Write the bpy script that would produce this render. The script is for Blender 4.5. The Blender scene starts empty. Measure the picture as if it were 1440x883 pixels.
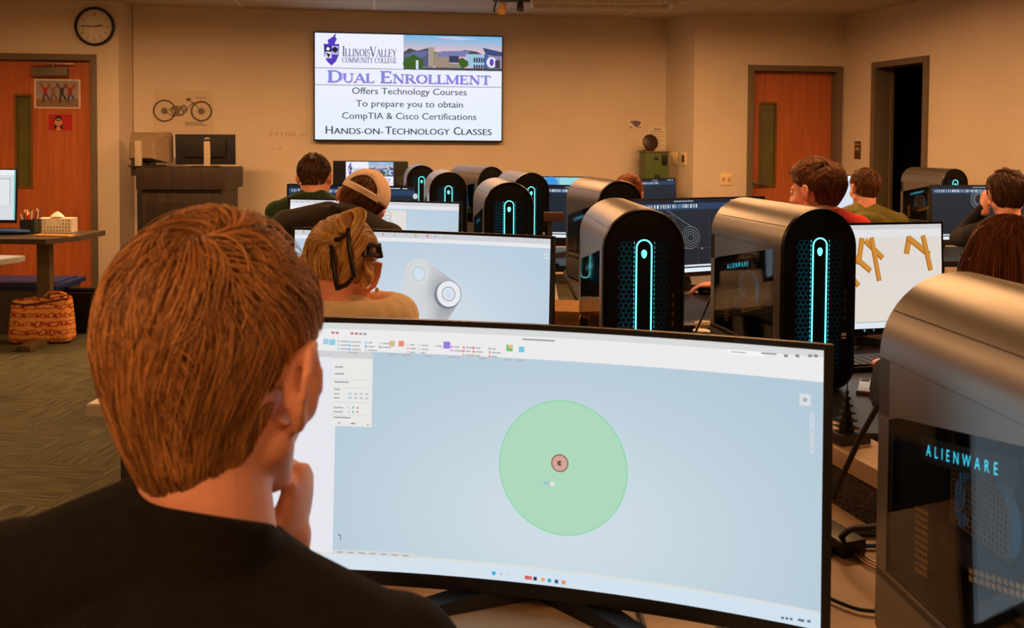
import bpy, bmesh, math, random
import numpy as np
from mathutils import Vector, Matrix, noise
PI = math.pi
R = math.radians
random.seed(7)
rng = np.random.default_rng(7)
scene = bpy.context.scene
C = scene.collection

# ------------------------------------------------------------------ camera
EYE = Vector((0, 0, 1.42))
FPX, PCX, PCY = 1300.0, 720.0, 243.0
cam = bpy.data.cameras.new('camera')
cam.sensor_width = 36.0
cam.lens = FPX / 1440 * 36
cam.shift_y = -(441.5 - PCY) / 1440
cam.clip_start = 0.02
cam_ob = bpy.data.objects.new('camera', cam)
C.objects.link(cam_ob)
CAMROT = Matrix.Rotation(R(90 - 1.9), 3, 'X') @ Matrix.Rotation(0.0067, 3, 'Z')
cam_ob.matrix_world = Matrix.Translation(EYE) @ CAMROT.to_4x4()
scene.camera = cam_ob
cam.dof.use_dof = True
cam.dof.focus_distance = 2.6
cam.dof.aperture_fstop = 9.0
scene.view_settings.view_transform = 'Standard'
scene.view_settings.look = 'None'
scene.view_settings.gamma = 1
scene.view_settings.use_curve_mapping = False
scene.view_settings.exposure = 0.0

# ------------------------------------------------------------------ world and room lamps
world = bpy.data.worlds.new('world')
scene.world = world
world.use_nodes = True
world.node_tree.nodes['Background'].inputs[0].default_value = (0.010, 0.006, 0.003, 1)
world.node_tree.nodes['Background'].inputs[1].default_value = 0.3
CEIL = 2.67
LAMP = (1.0, 0.50, 0.205)
LAMPS = [(-3.0, 6.3, 72), (-0.6, 6.5, 72), (1.6, 7.0, 62),
         (-2.2, 3.2, 30), (1.0, 3.6, 36), (3.5, 4.6, 54),
         (-1.3, -0.9, 50), (1.6, -0.9, 24)]
def lamp_light(x, y, p):
    l = bpy.data.lights.new('troffer_light', 'AREA')
    l.shape = 'RECTANGLE'; l.size = 1.15; l.size_y = 0.28
    l.energy = p; l.color = LAMP
    l.spread = R(178)
    o = bpy.data.objects.new('troffer_light', l); C.objects.link(o)
    o.location = (x, y, CEIL - 0.05)
    return o
for a in LAMPS: lamp_light(*a)

# ------------------------------------------------------------------ pixel helpers (rays from the photograph's camera)
def ray(px, py):
    return CAMROT @ Vector(((px - PCX) / FPX, -(py - PCY) / FPX, -1))
def D(px, py, d):
    r = ray(px, py); return EYE + r * (d / r.y)
def Zp(px, py, z):
    r = ray(px, py); return EYE + r * ((z - EYE.z) / r.z)
def on_wall(px, py, p0, p1, off=0.0):
    r = ray(px, py)
    a = Vector((p0[0], p0[1], 0)); b = Vector((p1[0], p1[1], 0))
    t = (b - a).normalized(); n = Vector((t.y, -t.x, 0))
    a = a + n * off
    k = (a - EYE).dot(n) / r.dot(n)
    return EYE + r * k, math.atan2(t.y, t.x)

# ------------------------------------------------------------------ materials
def lin(c):
    return tuple(((v / 255) / 12.92 if v / 255 <= 0.04045 else ((v / 255 + 0.055) / 1.055) ** 2.4) for v in c)
MATS = {}
def M(name, rgb=(128, 128, 128), rough=0.6, metal=0.0, var=0.10, scale=25.0, bump=0.0, bscale=None, coat=0.0, spec=0.5, emit=0.0):
    if name in MATS: return MATS[name]
    m = bpy.data.materials.new(name); m.use_nodes = True
    nt = m.node_tree; b = nt.nodes['Principled BSDF']
    c = lin(rgb)
    tc = nt.nodes.new('ShaderNodeTexCoord')
    nz = nt.nodes.new('ShaderNodeTexNoise'); nz.inputs['Scale'].default_value = scale; nz.inputs['Detail'].default_value = 4
    nt.links.new(tc.outputs['Object'], nz.inputs['Vector'])
    rp = nt.nodes.new('ShaderNodeValToRGB')
    rp.color_ramp.elements[0].position = 0.3; rp.color_ramp.elements[1].position = 0.7
    rp.color_ramp.elements[0].color = tuple(v * (1 - var) for v in c) + (1,)
    rp.color_ramp.elements[1].color = tuple(min(1, v * (1 + var)) for v in c) + (1,)
    nt.links.new(nz.outputs['Fac'], rp.inputs['Fac'])
    nt.links.new(rp.outputs['Color'], b.inputs['Base Color'])
    b.inputs['Roughness'].default_value = rough
    b.inputs['Metallic'].default_value = metal
    b.inputs['Specular IOR Level'].default_value = spec
    if coat: b.inputs['Coat Weight'].default_value = coat; b.inputs['Coat Roughness'].default_value = 0.1
    if emit:
        b.inputs['Emission Color'].default_value = c + (1,); b.inputs['Emission Strength'].default_value = emit
    if bump:
        n2 = nt.nodes.new('ShaderNodeTexNoise'); n2.inputs['Scale'].default_value = bscale or scale * 4
        nt.links.new(tc.outputs['Object'], n2.inputs['Vector'])
        bp = nt.nodes.new('ShaderNodeBump'); bp.inputs['Strength'].default_value = bump; bp.inputs['Distance'].default_value = 0.01
        nt.links.new(n2.outputs['Fac'], bp.inputs['Height']); nt.links.new(bp.outputs['Normal'], b.inputs['Normal'])
    MATS[name] = m
    return m
def M_emit(name, rgb, s=1.0):
    if name in MATS: return MATS[name]
    m = bpy.data.materials.new(name); m.use_nodes = True
    nt = m.node_tree; nt.nodes.clear()
    o = nt.nodes.new('ShaderNodeOutputMaterial'); e = nt.nodes.new('ShaderNodeEmission')
    e.inputs[0].default_value = lin(rgb) + (1,); e.inputs[1].default_value = s
    nt.links.new(e.outputs[0], o.inputs[0])
    MATS[name] = m; return m
def M_screen():          # a lit panel that shows the picture stored on its mesh
    if 'screen_picture' in MATS: return MATS['screen_picture']
    m = bpy.data.materials.new('screen_picture'); m.use_nodes = True
    nt = m.node_tree; b = nt.nodes['Principled BSDF']
    a = nt.nodes.new('ShaderNodeAttribute'); a.attribute_name = 'Col'
    b.inputs['Base Color'].default_value = (0.004, 0.004, 0.005, 1)
    b.inputs['Roughness'].default_value = 0.55
    b.inputs['Specular IOR Level'].default_value = 0.15
    nt.links.new(a.outputs['Color'], b.inputs['Emission Color'])
    b.inputs['Emission Strength'].default_value = 1.0
    MATS['screen_picture'] = m; return m
def M_print():           # ink on paper, colour stored on the mesh
    if 'printed_paper' in MATS: return MATS['printed_paper']
    m = bpy.data.materials.new('printed_paper'); m.use_nodes = True
    nt = m.node_tree; b = nt.nodes['Principled BSDF']
    a = nt.nodes.new('ShaderNodeAttribute'); a.attribute_name = 'Col'
    nt.links.new(a.outputs['Color'], b.inputs['Base Color'])
    b.inputs['Roughness'].default_value = 0.6
    MATS['printed_paper'] = m; return m
def M_hair(name, rough=0.42):
    if name in MATS: return MATS[name]
    m = bpy.data.materials.new(name); m.use_nodes = True
    nt = m.node_tree; b = nt.nodes['Principled BSDF']
    a = nt.nodes.new('ShaderNodeAttribute'); a.attribute_name = 'Col'
    nt.links.new(a.outputs['Color'], b.inputs['Base Color'])
    b.inputs['Roughness'].default_value = rough
    b.inputs['Specular IOR Level'].default_value = 0.35
    MATS[name] = m; return m
def M_glass():
    if 'tinted_glass' in MATS: return MATS['tinted_glass']
    m = bpy.data.materials.new('tinted_glass'); m.use_nodes = True
    nt = m.node_tree; nt.nodes.clear()
    o = nt.nodes.new('ShaderNodeOutputMaterial')
    t = nt.nodes.new('ShaderNodeBsdfTransparent'); t.inputs[0].default_value = (0.80, 0.83, 0.86, 1)
    g = nt.nodes.new('ShaderNodeBsdfGlossy'); g.inputs['Roughness'].default_value = 0.03
    lw = nt.nodes.new('ShaderNodeLayerWeight'); lw.inputs['Blend'].default_value = 0.5
    pw = nt.nodes.new('ShaderNodeMath'); pw.operation = 'POWER'; pw.inputs[1].default_value = 4.0
    f = nt.nodes.new('ShaderNodeMath'); f.operation = 'MULTIPLY_ADD'; f.inputs[1].default_value = 0.55; f.inputs[2].default_value = 0.045
    nt.links.new(lw.outputs['Facing'], pw.inputs[0]); nt.links.new(pw.outputs[0], f.inputs[0])
    x = nt.nodes.new('ShaderNodeMixShader')
    nt.links.new(f.outputs[0], x.inputs[0]); nt.links.new(t.outputs[0], x.inputs[1]); nt.links.new(g.outputs[0], x.inputs[2])
    nt.links.new(x.outputs[0], o.inputs[0])
    MATS['tinted_glass'] = m; return m
def M_wood(name, c0, c1, rough=0.45):
    if name in MATS: return MATS[name]
    m = bpy.data.materials.new(name); m.use_nodes = True
    nt = m.node_tree; b = nt.nodes['Principled BSDF']
    tc = nt.nodes.new('ShaderNodeTexCoord'); mp = nt.nodes.new('ShaderNodeMapping')
    mp.inputs['Scale'].default_value = (14, 14, 0.9)
    nz = nt.nodes.new('ShaderNodeTexNoise'); nz.inputs['Scale'].default_value = 2.2; nz.inputs['Detail'].default_value = 6; nz.inputs['Distortion'].default_value = 0.6
    rp = nt.nodes.new('ShaderNodeValToRGB')
    rp.color_ramp.elements[0].position = 0.3; rp.color_ramp.elements[1].position = 0.72
    rp.color_ramp.elements[0].color = lin(c0) + (1,); rp.color_ramp.elements[1].color = lin(c1) + (1,)
    nt.links.new(tc.outputs['Object'], mp.inputs[0]); nt.links.new(mp.outputs[0], nz.inputs['Vector'])
    nt.links.new(nz.outputs['Fac'], rp.inputs[0]); nt.links.new(rp.outputs[0], b.inputs['Base Color'])
    b.inputs['Roughness'].default_value = rough
    MATS[name] = m; return m
def M_carpet():
    m = bpy.data.materials.new('striated_carpet_tiles'); m.use_nodes = True
    nt = m.node_tree; b = nt.nodes['Principled BSDF']; L = nt.links.new; N = nt.nodes.new
    tc = N('ShaderNodeTexCoord'); mr = N('ShaderNodeMapping'); mr.inputs['Rotation'].default_value = (0, 0, R(8.5))
    L(tc.outputs['Object'], mr.inputs[0])
    def streak(sx, sy):
        mp = N('ShaderNodeMapping'); mp.inputs['Scale'].default_value = (sx, sy, 1)
        nz = N('ShaderNodeTexNoise'); nz.inputs['Scale'].default_value = 1.0; nz.inputs['Detail'].default_value = 3
        L(mr.outputs[0], mp.inputs[0]); L(mp.outputs[0], nz.inputs['Vector']); return nz
    a, c = streak(105, 4.5), streak(4.5, 105)
    ck = N('ShaderNodeTexChecker'); ck.inputs['Scale'].default_value = 1 / 0.46
    L(mr.outputs[0], ck.inputs['Vector'])
    mx = N('ShaderNodeMix'); mx.data_type = 'FLOAT'
    L(ck.outputs['Fac'], mx.inputs['Factor']); L(a.outputs['Fac'], mx.inputs['A']); L(c.outputs['Fac'], mx.inputs['B'])
    rp = N('ShaderNodeValToRGB')
    rp.color_ramp.elements[0].position = 0.33; rp.color_ramp.elements[0].color = lin((46, 45, 32)) + (1,)
    rp.color_ramp.elements[1].position = 0.67; rp.color_ramp.elements[1].color = lin((98, 96, 70)) + (1,)
    L(mx.outputs['Result'], rp.inputs[0]); L(rp.outputs[0], b.inputs['Base Color'])
    b.inputs['Roughness'].default_value = 0.95
    bp = N('ShaderNodeBump'); bp.inputs['Strength'].default_value = 0.3; bp.inputs['Distance'].default_value = 0.004
    L(mx.outputs['Result'], bp.inputs['Height']); L(bp.outputs[0], b.inputs['Normal'])
    return m
def M_wall(name='painted_block_wall', c=(222, 206, 184)):
    if name in MATS: return MATS[name]
    m = bpy.data.materials.new(name); m.use_nodes = True
    nt = m.node_tree; b = nt.nodes['Principled BSDF']; L = nt.links.new; N = nt.nodes.new
    tc = N('ShaderNodeTexCoord')
    nz = N('ShaderNodeTexNoise'); nz.inputs['Scale'].default_value = 1.6; nz.inputs['Detail'].default_value = 6
    L(tc.outputs['Object'], nz.inputs['Vector'])
    rp = N('ShaderNodeValToRGB'); k = lin(c)
    rp.color_ramp.elements[0].position = 0.35; rp.color_ramp.elements[1].position = 0.65
    rp.color_ramp.elements[0].color = tuple(v * 0.95 for v in k) + (1,); rp.color_ramp.elements[1].color = tuple(min(1, v * 1.03) for v in k) + (1,)
    L(nz.outputs['Fac'], rp.inputs[0]); L(rp.outputs[0], b.inputs['Base Color'])
    n2 = N('ShaderNodeTexNoise'); n2.inputs['Scale'].default_value = 60
    L(tc.outputs['Object'], n2.inputs['Vector'])
    bp = N('ShaderNodeBump'); bp.inputs['Strength'].default_value = 0.25; bp.inputs['Distance'].default_value = 0.004
    L(n2.outputs['Fac'], bp.inputs['Height']); L(bp.outputs[0], b.inputs['Normal'])
    b.inputs['Roughness'].default_value = 0.55
    MATS[name] = m; return m
def M_ceiling():
    m = bpy.data.materials.new('ceiling_tiles'); m.use_nodes = True
    nt = m.node_tree; b = nt.nodes['Principled BSDF']; L = nt.links.new; N = nt.nodes.new
    tc = N('ShaderNodeTexCoord'); mp = N('ShaderNodeMapping'); mp.inputs['Rotation'].default_value = (0, 0, R(-8.5))
    br = N('ShaderNodeTexBrick'); br.offset = 0; br.inputs['Scale'].default_value = 1
    br.inputs['Brick Width'].default_value = 1.22; br.inputs['Row Height'].default_value = 0.61
    br.inputs['Mortar Size'].default_value = 0.012
    br.inputs['Color1'].default_value = lin((205, 192, 172)) + (1,); br.inputs['Color2'].default_value = lin((198, 186, 166)) + (1,)
    br.inputs['Mortar'].default_value = lin((235, 222, 200)) + (1,)
    L(tc.outputs['Object'], mp.inputs[0]); L(mp.outputs[0], br.inputs['Vector']); L(br.outputs['Color'], b.inputs['Base Color'])
    b.inputs['Roughness'].default_value = 0.85
    return m

# ------------------------------------------------------------------ mesh builder
class MB:
    def __init__(s): s.v, s.f, s.m = [], [], []
    def add(s, vs, fs, mi=0):
        k = len(s.v); s.v += [tuple(p) for p in vs]
        s.f += [tuple(i + k for i in f) for f in fs]; s.m += [mi] * len(fs)
        return s
    def box(s, c, size, rot=None, bev=0.0, mi=0):
        bm = bmesh.new(); bmesh.ops.create_cube(bm, size=1)
        for v in bm.verts: v.co = Vector((v.co.x * size[0], v.co.y * size[1], v.co.z * size[2]))
        if bev: bmesh.ops.bevel(bm, geom=list(bm.edges), offset=bev, segments=2, profile=0.7, affect='EDGES')
        bm.verts.index_update()
        q = rot if rot is not None else Matrix.Identity(3)
        vs = [q @ v.co + Vector(c) for v in bm.verts]; fs = [[v.index for v in f.verts] for f in bm.faces]
        bm.free(); return s.add(vs, fs, mi)
    def loft(s, rings, mi=0, cap=True, closed=True):
        n = len(rings[0]); vs = [p for r in rings for p in r]; fs = []
        for i in range(len(rings) - 1):
            for j in range(n if closed else n - 1):
                a = i * n + j; b = i * n + (j + 1) % n
                fs.append((a, b, b + n, a + n))
        if cap and closed:
            fs.append(tuple(range(n))[::-1]); fs.append(tuple((len(rings) - 1) * n + j for j in range(n)))
        return s.add(vs, fs, mi)
    def cyl(s, p0, p1, r0, r1=None, n=20, mi=0, cap=True):
        r1 = r0 if r1 is None else r1; p0, p1 = Vector(p0), Vector(p1)
        t = (p1 - p0).normalized(); a = t.orthogonal().normalized(); b = t.cross(a)
        rs = [[p + (a * math.cos(2 * PI * j / n) + b * math.sin(2 * PI * j / n)) * r for j in range(n)] for p, r in ((p0, r0), (p1, r1))]
        return s.loft(rs, mi, cap)
    def tube(s, pts, r, n=8, mi=0):
        pts = [Vector(p) for p in pts]; rs = []; a = None
        for i, p in enumerate(pts):
            t = (pts[min(i + 1, len(pts) - 1)] - pts[max(i - 1, 0)]).normalized()
            a = t.orthogonal().normalized() if a is None else (a - t * a.dot(t)).normalized()
            b = t.cross(a); rr = r[i] if isinstance(r, (list, tuple)) else r
            rs.append([p + (a * math.cos(2 * PI * j / n) + b * math.sin(2 * PI * j / n)) * rr for j in range(n)])
        return s.loft(rs, mi)
    def ell(s, c, r, rot=None, n=20, m=12, mi=0):
        q = rot if rot is not None else Matrix.Identity(3); c = Vector(c); vs = [c + q @ Vector((0, 0, r[2]))]
        for i in range(1, m):
            th = PI * i / m
            for j in range(n):
                ph = 2 * PI * j / n
                vs.append(c + q @ Vector((r[0] * math.sin(th) * math.cos(ph), r[1] * math.sin(th) * math.sin(ph), r[2] * math.cos(th))))
        vs.append(c - q @ Vector((0, 0, r[2]))); fs = []
        for j in range(n): fs.append((0, 1 + j, 1 + (j + 1) % n))
        for i in range(m - 2):
            for j in range(n):
                a = 1 + i * n + j; b = 1 + i * n + (j + 1) % n; fs.append((a, a + n, b + n, b))
        e = len(vs) - 1; k = 1 + (m - 2) * n
        for j in range(n): fs.append((k + j, e, k + (j + 1) % n))
        return s.add(vs, fs, mi)
    def cap(s, p0, p1, r0, r1=None, n=16, mi=0):      # capsule with tapering radius
        r1 = r0 if r1 is None else r1; p0, p1 = Vector(p0), Vector(p1)
        t = (p1 - p0)
        t = t.normalized() if t.length > 1e-6 else Vector((0, 0, 1))
        a = t.orthogonal().normalized(); b = t.cross(a); rs = []
        prof = [(p0, -math.cos(k * PI / 10) * r0, math.sin(k * PI / 10) * r0) for k in range(1, 6)] + \
               [(p1, math.sin(k * PI / 10) * r1, math.cos(k * PI / 10) * r1) for k in range(0, 5)]
        for p, h, r in prof:
            rs.append([p + t * h + (a * math.cos(2 * PI * j / n) + b * math.sin(2 * PI * j / n)) * r for j in range(n)])
        return s.loft(rs, mi)
    def prism(s, poly, z0, z1, mi=0, M4=None):        # polygon in xy extruded in z (or through M4)
        n = len(poly); q = M4 if M4 is not None else Matrix.Identity(4)
        vs = [q @ Vector((x, y, z0)) for x, y in poly] + [q @ Vector((x, y, z1)) for x, y in poly]
        fs = [tuple(range(n))[::-1], tuple(range(n, 2 * n))] + [(i, (i + 1) % n, (i + 1) % n + n, i + n) for i in range(n)]
        return s.add(vs, fs, mi)
    def lathe(s, prof, c=(0, 0, 0), n=28, mi=0, cap=True):
        c = Vector(c)
        rs = [[c + Vector((max(r, 1e-4) * math.cos(2 * PI * j / n), max(r, 1e-4) * math.sin(2 * PI * j / n), z)) for j in range(n)] for r, z in prof]
        return s.loft(rs, mi, cap)
    def build(s, name, mats, parent=None, smooth=True, angle=35):
        me = bpy.data.meshes.new(name); me.from_pydata(s.v, [], s.f)
        if not isinstance(mats, (list, tuple)): mats = [mats]
        for m in mats: me.materials.append(m)
        me.polygons.foreach_set('material_index', s.m)
        bm = bmesh.new(); bm.from_mesh(me); bmesh.ops.recalc_face_normals(bm, faces=bm.faces); bm.to_mesh(me); bm.free()
        if smooth:
            me.polygons.foreach_set('use_smooth', [True] * len(me.polygons)); me.set_sharp_from_angle(angle=R(angle))
        o = bpy.data.objects.new(name, me); C.objects.link(o)
        if parent: o.parent = parent
        return o
def thing(name, label, cat, loc=(0, 0, 0), rz=0.0, group=None):
    o = bpy.data.objects.new(name, None); C.objects.link(o)
    o.empty_display_size = 0.1
    o.location = loc; o.rotation_euler = (0, 0, rz)
    return tag(o, label, cat, group)
def tag(o, label, cat, group=None):
    o['label'] = label; o['category'] = cat
    if group: o['group'] = group
    return o
def struct(o):
    o['kind'] = 'structure'; return o
def place(o, loc, rz=0):
    o.location = loc; o.rotation_euler = (0, 0, rz); return o

# ------------------------------------------------------------------ text and pictures
TXT = {}
def text_mesh(s):
    if s in TXT: return TXT[s]
    cu = bpy.data.curves.new('lettering', 'FONT'); cu.body = s; cu.size = 1; cu.resolution_u = 3
    o = bpy.data.objects.new('lettering', cu); C.objects.link(o)
    dg = bpy.context.evaluated_depsgraph_get(); e = o.evaluated_get(dg); me = e.to_mesh()
    vs = [(v.co.x, v.co.y) for v in me.vertices]; fs = [tuple(p.vertices) for p in me.polygons]
    e.to_mesh_clear(); bpy.data.objects.remove(o); bpy.data.curves.remove(cu)
    TXT[s] = (vs, fs); return TXT[s]
def arc(cx, cy, rx, ry, a0, a1, n=10):
    return [(cx + rx * math.cos(R(a0 + (a1 - a0) * k / n)), cy + ry * math.sin(R(a0 + (a1 - a0) * k / n))) for k in range(n + 1)]
K, T_ = 0.15, 0.065     # thick and thin stroke of the serif letters, cap height 1
def SER(x, y, w=0.30): return ([(x - w / 2, y), (x + w / 2, y)], 0.07)
SERIF = {
 'I': (0.42, [([(.21, 0), (.21, 1)], K), SER(.21, .03), SER(.21, .97)]),
 'L': (0.72, [([(.18, 0), (.18, 1)], K), SER(.18, .03), SER(.18, .97), ([(.18, .03), (.66, .03)], .07), ([(.66, 0), (.66, .25)], T_)]),
 'D': (0.92, [([(.18, 0), (.18, 1)], K), SER(.18, .03), SER(.18, .97), ([(.18, .97)] + arc(.38, .5, .45, .47, 90, 30, 5), .075), (arc(.38, .5, .45, .47, 40, -40, 6), K), (arc(.38, .5, .45, .47, -30, -90, 5) + [(.18, .03)], .075)]),
 'U': (0.92, [([(.18, 1), (.18, .35)], K), SER(.18, .97), SER(.75, .97), ([(.75, 1), (.75, .35)], T_), (arc(.465, .35, .285, .32, 180, 360, 10), .09)]),
 'A': (0.92, [([(.1, 0), (.46, 1)], T_), ([(.46, 1), (.82, 0)], K), ([(.24, .34), (.7, .34)], T_), SER(.1, .03, .26), SER(.82, .03)]),
 'E': (0.78, [([(.18, 0), (.18, 1)], K), SER(.18, .03), SER(.18, .97), ([(.18, .97), (.64, .97)], .07), ([(.18, .52), (.52, .52)], T_), ([(.18, .03), (.68, .03)], .07), ([(.64, 1), (.64, .78)], T_), ([(.68, 0), (.68, .25)], T_), ([(.52, .42), (.52, .62)], T_)]),
 'N': (0.98, [([(.16, 0), (.16, 1)], T_), ([(.16, 1), (.8, 0)], K), ([(.8, 0), (.8, 1)], T_), SER(.14, .97, .3), SER(.16, .03, .3), SER(.8, .97, .3)]),
 'R': (0.90, [([(.18, 0), (.18, 1)], K), SER(.18, .03), SER(.18, .97), ([(.18, .97)] + arc(.4, .74, .24, .23, 90, 40, 4), T_), (arc(.4, .74, .24, .23, 50, -50, 6), .13), (arc(.4, .74, .24, .23, -40, -90, 4) + [(.18, .5)], T_), ([(.42, .5), (.8, 0)], K), SER(.82, .03, .2)]),
 'O': (0.98, [(arc(.49, .5, .38, .47, 50, 130, 5), .07), (arc(.49, .5, .38, .47, 125, 235, 8), K), (arc(.49, .5, .38, .47, 230, 310, 5), .07), (arc(.49, .5, .38, .47, -55, 55, 8), K)]),
 'M': (1.15, [([(.16, 0), (.16, 1)], T_), ([(.16, 1), (.56, .05)], K), ([(.56, .05), (.95, 1)], T_), ([(.95, 0), (.95, 1)], K), SER(.16, .03), SER(.95, .03), SER(.12, .97, .24), SER(1.0, .97, .24)]),
 'T': (0.84, [([(.42, 0), (.42, 1)], K), SER(.42, .03, .34), ([(.06, .965), (.78, .965)], .075), ([(.07, 1), (.07, .75)], T_), ([(.77, 1), (.77, .75)], T_)]),
 'S': (0.68, [(arc(.34, .74, .22, .23, 30, 180, 8), .08), (arc(.34, .74, .22, .23, 180, 270, 5), .13), (arc(.34, .27, .24, .24, 90, 0, 5), .13), (arc(.34, .27, .24, .24, 0, -150, 8), .08), ([(.55, .72), (.55, 1)], T_), ([(.1, .0), (.1, .28)], T_)]),
 'V': (0.92, [([(.1, 1), (.46, 0)], K), ([(.46, 0), (.82, 1)], T_), SER(.1, .97), SER(.82, .97, .26)]),
 'Y': (0.90, [([(.1, 1), (.45, .48)], K), ([(.45, .48), (.8, 1)], T_), ([(.45, .48), (.45, 0)], K), SER(.1, .97), SER(.8, .97, .26), SER(.45, .03)]),
 'C': (0.90, [(arc(.5, .5, .4, .47, 35, 130, 7), .07), (arc(.5, .5, .4, .47, 125, 235, 8), K), (arc(.5, .5, .4, .47, 230, 325, 7), .07), ([(.82, .7), (.82, 1)], T_)]),
 'G': (0.96, [(arc(.5, .5, .4, .47, 35, 130, 7), .07), (arc(.5, .5, .4, .47, 125, 235, 8), K), (arc(.5, .5, .4, .47, 230, 310, 6), .07), ([(.82, .7), (.82, 1)], T_), ([(.8, .02), (.8, .42)], K), SER(.78, .42, .32)]),
 ' ': (0.45, []),
}
class Canvas:
    """A flat or curved picture: coloured shapes given in u,v (0..1, v up), laid in thin layers on the surface."""
    def __init__(s, w, h, curve=0.0, cell=0.03):
        s.w, s.h, s.R, s.cell = w, h, curve, cell
        s.v, s.f, s.c = [], [], []; s.k = 0
    def pt(s, u, v, lay):
        x = (u - .5) * s.w; z = (v - .5) * s.h; off = 0.0003 * lay
        if s.R:
            a = x / s.R; return (s.R * math.sin(a) * (1 - off / s.R), -(s.R * (1 - math.cos(a))) - off * math.cos(a), z)
        return (x, -off, z)
    def _add(s, uv, faces, col, lay=None):
        if lay is None: s.k += 1; lay = s.k * 0.5 + 0.2
        k = len(s.v)
        for u, v in uv:
            s.v.append(s.pt(u, v, lay)); c = col(u, v) if callable(col) else col
            s.c.append(lin(c) + (1,))
        s.f += [tuple(i + k for i in f) for f in faces]
    def rect(s, u0, v0, u1, v1, col):
        nx = max(1, math.ceil((u1 - u0) * s.w / s.cell)) if (s.R or callable(col)) else 1
        ny = max(1, math.ceil((v1 - v0) * s.h / s.cell)) if callable(col) else 1
        uv = [(u0 + (u1 - u0) * i / nx, v0 + (v1 - v0) * j / ny) for j in range(ny + 1) for i in range(nx + 1)]
        fs = [(j * (nx + 1) + i, j * (nx + 1) + i + 1, (j + 1) * (nx + 1) + i + 1, (j + 1) * (nx + 1) + i) for j in range(ny) for i in range(nx)]
        s._add(uv, fs, col)
    def poly(s, pts, col):
        n = len(pts); cx = sum(p[0] for p in pts) / n; cy = sum(p[1] for p in pts) / n
        m = 7 if (s.R or callable(col)) else 1
        vs = [(cx + (p[0] - cx) * (1 - j / m), cy + (p[1] - cy) * (1 - j / m)) for j in range(m) for p in pts] + [(cx, cy)]
        fs = [(j * n + i, j * n + (i + 1) % n, (j + 1) * n + (i + 1) % n, (j + 1) * n + i) for j in range(m - 1) for i in range(n)]
        s._add(vs, fs + [((m - 1) * n + i, (m - 1) * n + (i + 1) % n, m * n) for i in range(n)], col)
    def ngon(s, pts, col): s._add(list(pts), [tuple(range(len(pts)))], col)
    def disc(s, u, v, r, col, n=48, r_in=0.0, ru=1.0):     # r in metres
        o = [(u + ru * r * math.cos(2 * PI * i / n) / s.w, v + r * math.sin(2 * PI * i / n) / s.h) for i in range(n)]
        if r_in:
            q = [(u + ru * r_in * math.cos(2 * PI * i / n) / s.w, v + r_in * math.sin(2 * PI * i / n) / s.h) for i in range(n)]
            s._add(o + q, [(i, (i + 1) % n, n + (i + 1) % n, n + i) for i in range(n)], col)
        else: s.poly(o, col)
    def line(s, pts, wd, col):                              # wd in metres
        P = [Vector((u * s.w, v * s.h)) for u, v in pts]; vs = []; fs = []
        for a, b in zip(P[:-1], P[1:]):
            if (b - a).length < 1e-7: continue
            t = (b - a).normalized(); nn = Vector((-t.y, t.x)) * wd / 2; k = len(vs)
            m = max(1, math.ceil((b - a).length / s.cell)) if s.R else 1
            for i in range(m + 1):
                q = a.lerp(b, i / m)
                vs += [((q + nn).x / s.w, (q + nn).y / s.h), ((q - nn).x / s.w, (q - nn).y / s.h)]
            fs += [(k + 2 * i, k + 2 * i + 1, k + 2 * i + 3, k + 2 * i + 2) for i in range(m)]
        if fs: s._add(vs, fs, col)
    def text(s, txt, u, v, hgt, col, width=None, align='l', bold=0.0):   # hgt = cap height in metres, width in metres
        vs, fs = text_mesh(txt)
        if not fs: return
        x0 = min(a for a, b in vs); x1 = max(a for a, b in vs)
        sy = hgt / 0.73; sx = sy if width is None else width / (x1 - x0)
        W = (x1 - x0) * sx; o = {'l': 0, 'c': -W / 2, 'r': -W}[align]
        for dx in ([0.0] if not bold else [-bold, 0.0, bold]):
            s._add([(u + (o + (a - x0) * sx + dx) / s.w, v + b * sy / s.h) for a, b in vs], fs, col)
    def serif(s, txt, u, v, hgt, col, width, small=None, bold=1.3):   # small caps after each word's first letter
        adv = []; x = 0
        for i, ch in enumerate(txt):
            first = i == 0 or txt[i - 1] == ' ' or (small and ch.isupper() and small and i in small)
            k = 1.0 if (first or small is None) else 0.76
            adv.append((ch.upper(), x, k)); x += SERIF[ch.upper()][0] * k
        sx = width / x; sy = hgt
        for ch, x0, k in adv:
            for pts, wd in SERIF[ch][1]:
                s.line([(u + (x0 + px * k) * sx / s.w, v + py * k * sy / s.h) for px, py in pts], wd * k * min(sx, sy) * bold, col)
    def build(s, name, parent, emissive=True, loc=(0, 0, 0), rot=None):
        me = bpy.data.meshes.new(name); me.from_pydata(s.v, [], s.f)
        at = me.color_attributes.new('Col', 'FLOAT_COLOR', 'POINT')
        at.data.foreach_set('color', [x for c in s.c for x in c])
        me.materials.append(M_screen() if emissive else M_print())
        bm = bmesh.new(); bm.from_mesh(me)
        for f in bm.faces:
            f.normal_update()
            if f.normal.y > 0: f.normal_flip()
        bm.to_mesh(me); bm.free()
        o = bpy.data.objects.new(name, me); C.objects.link(o); o.parent = parent; o.location = loc
        if rot is not None: o.rotation_euler = rot
        return o

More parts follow.
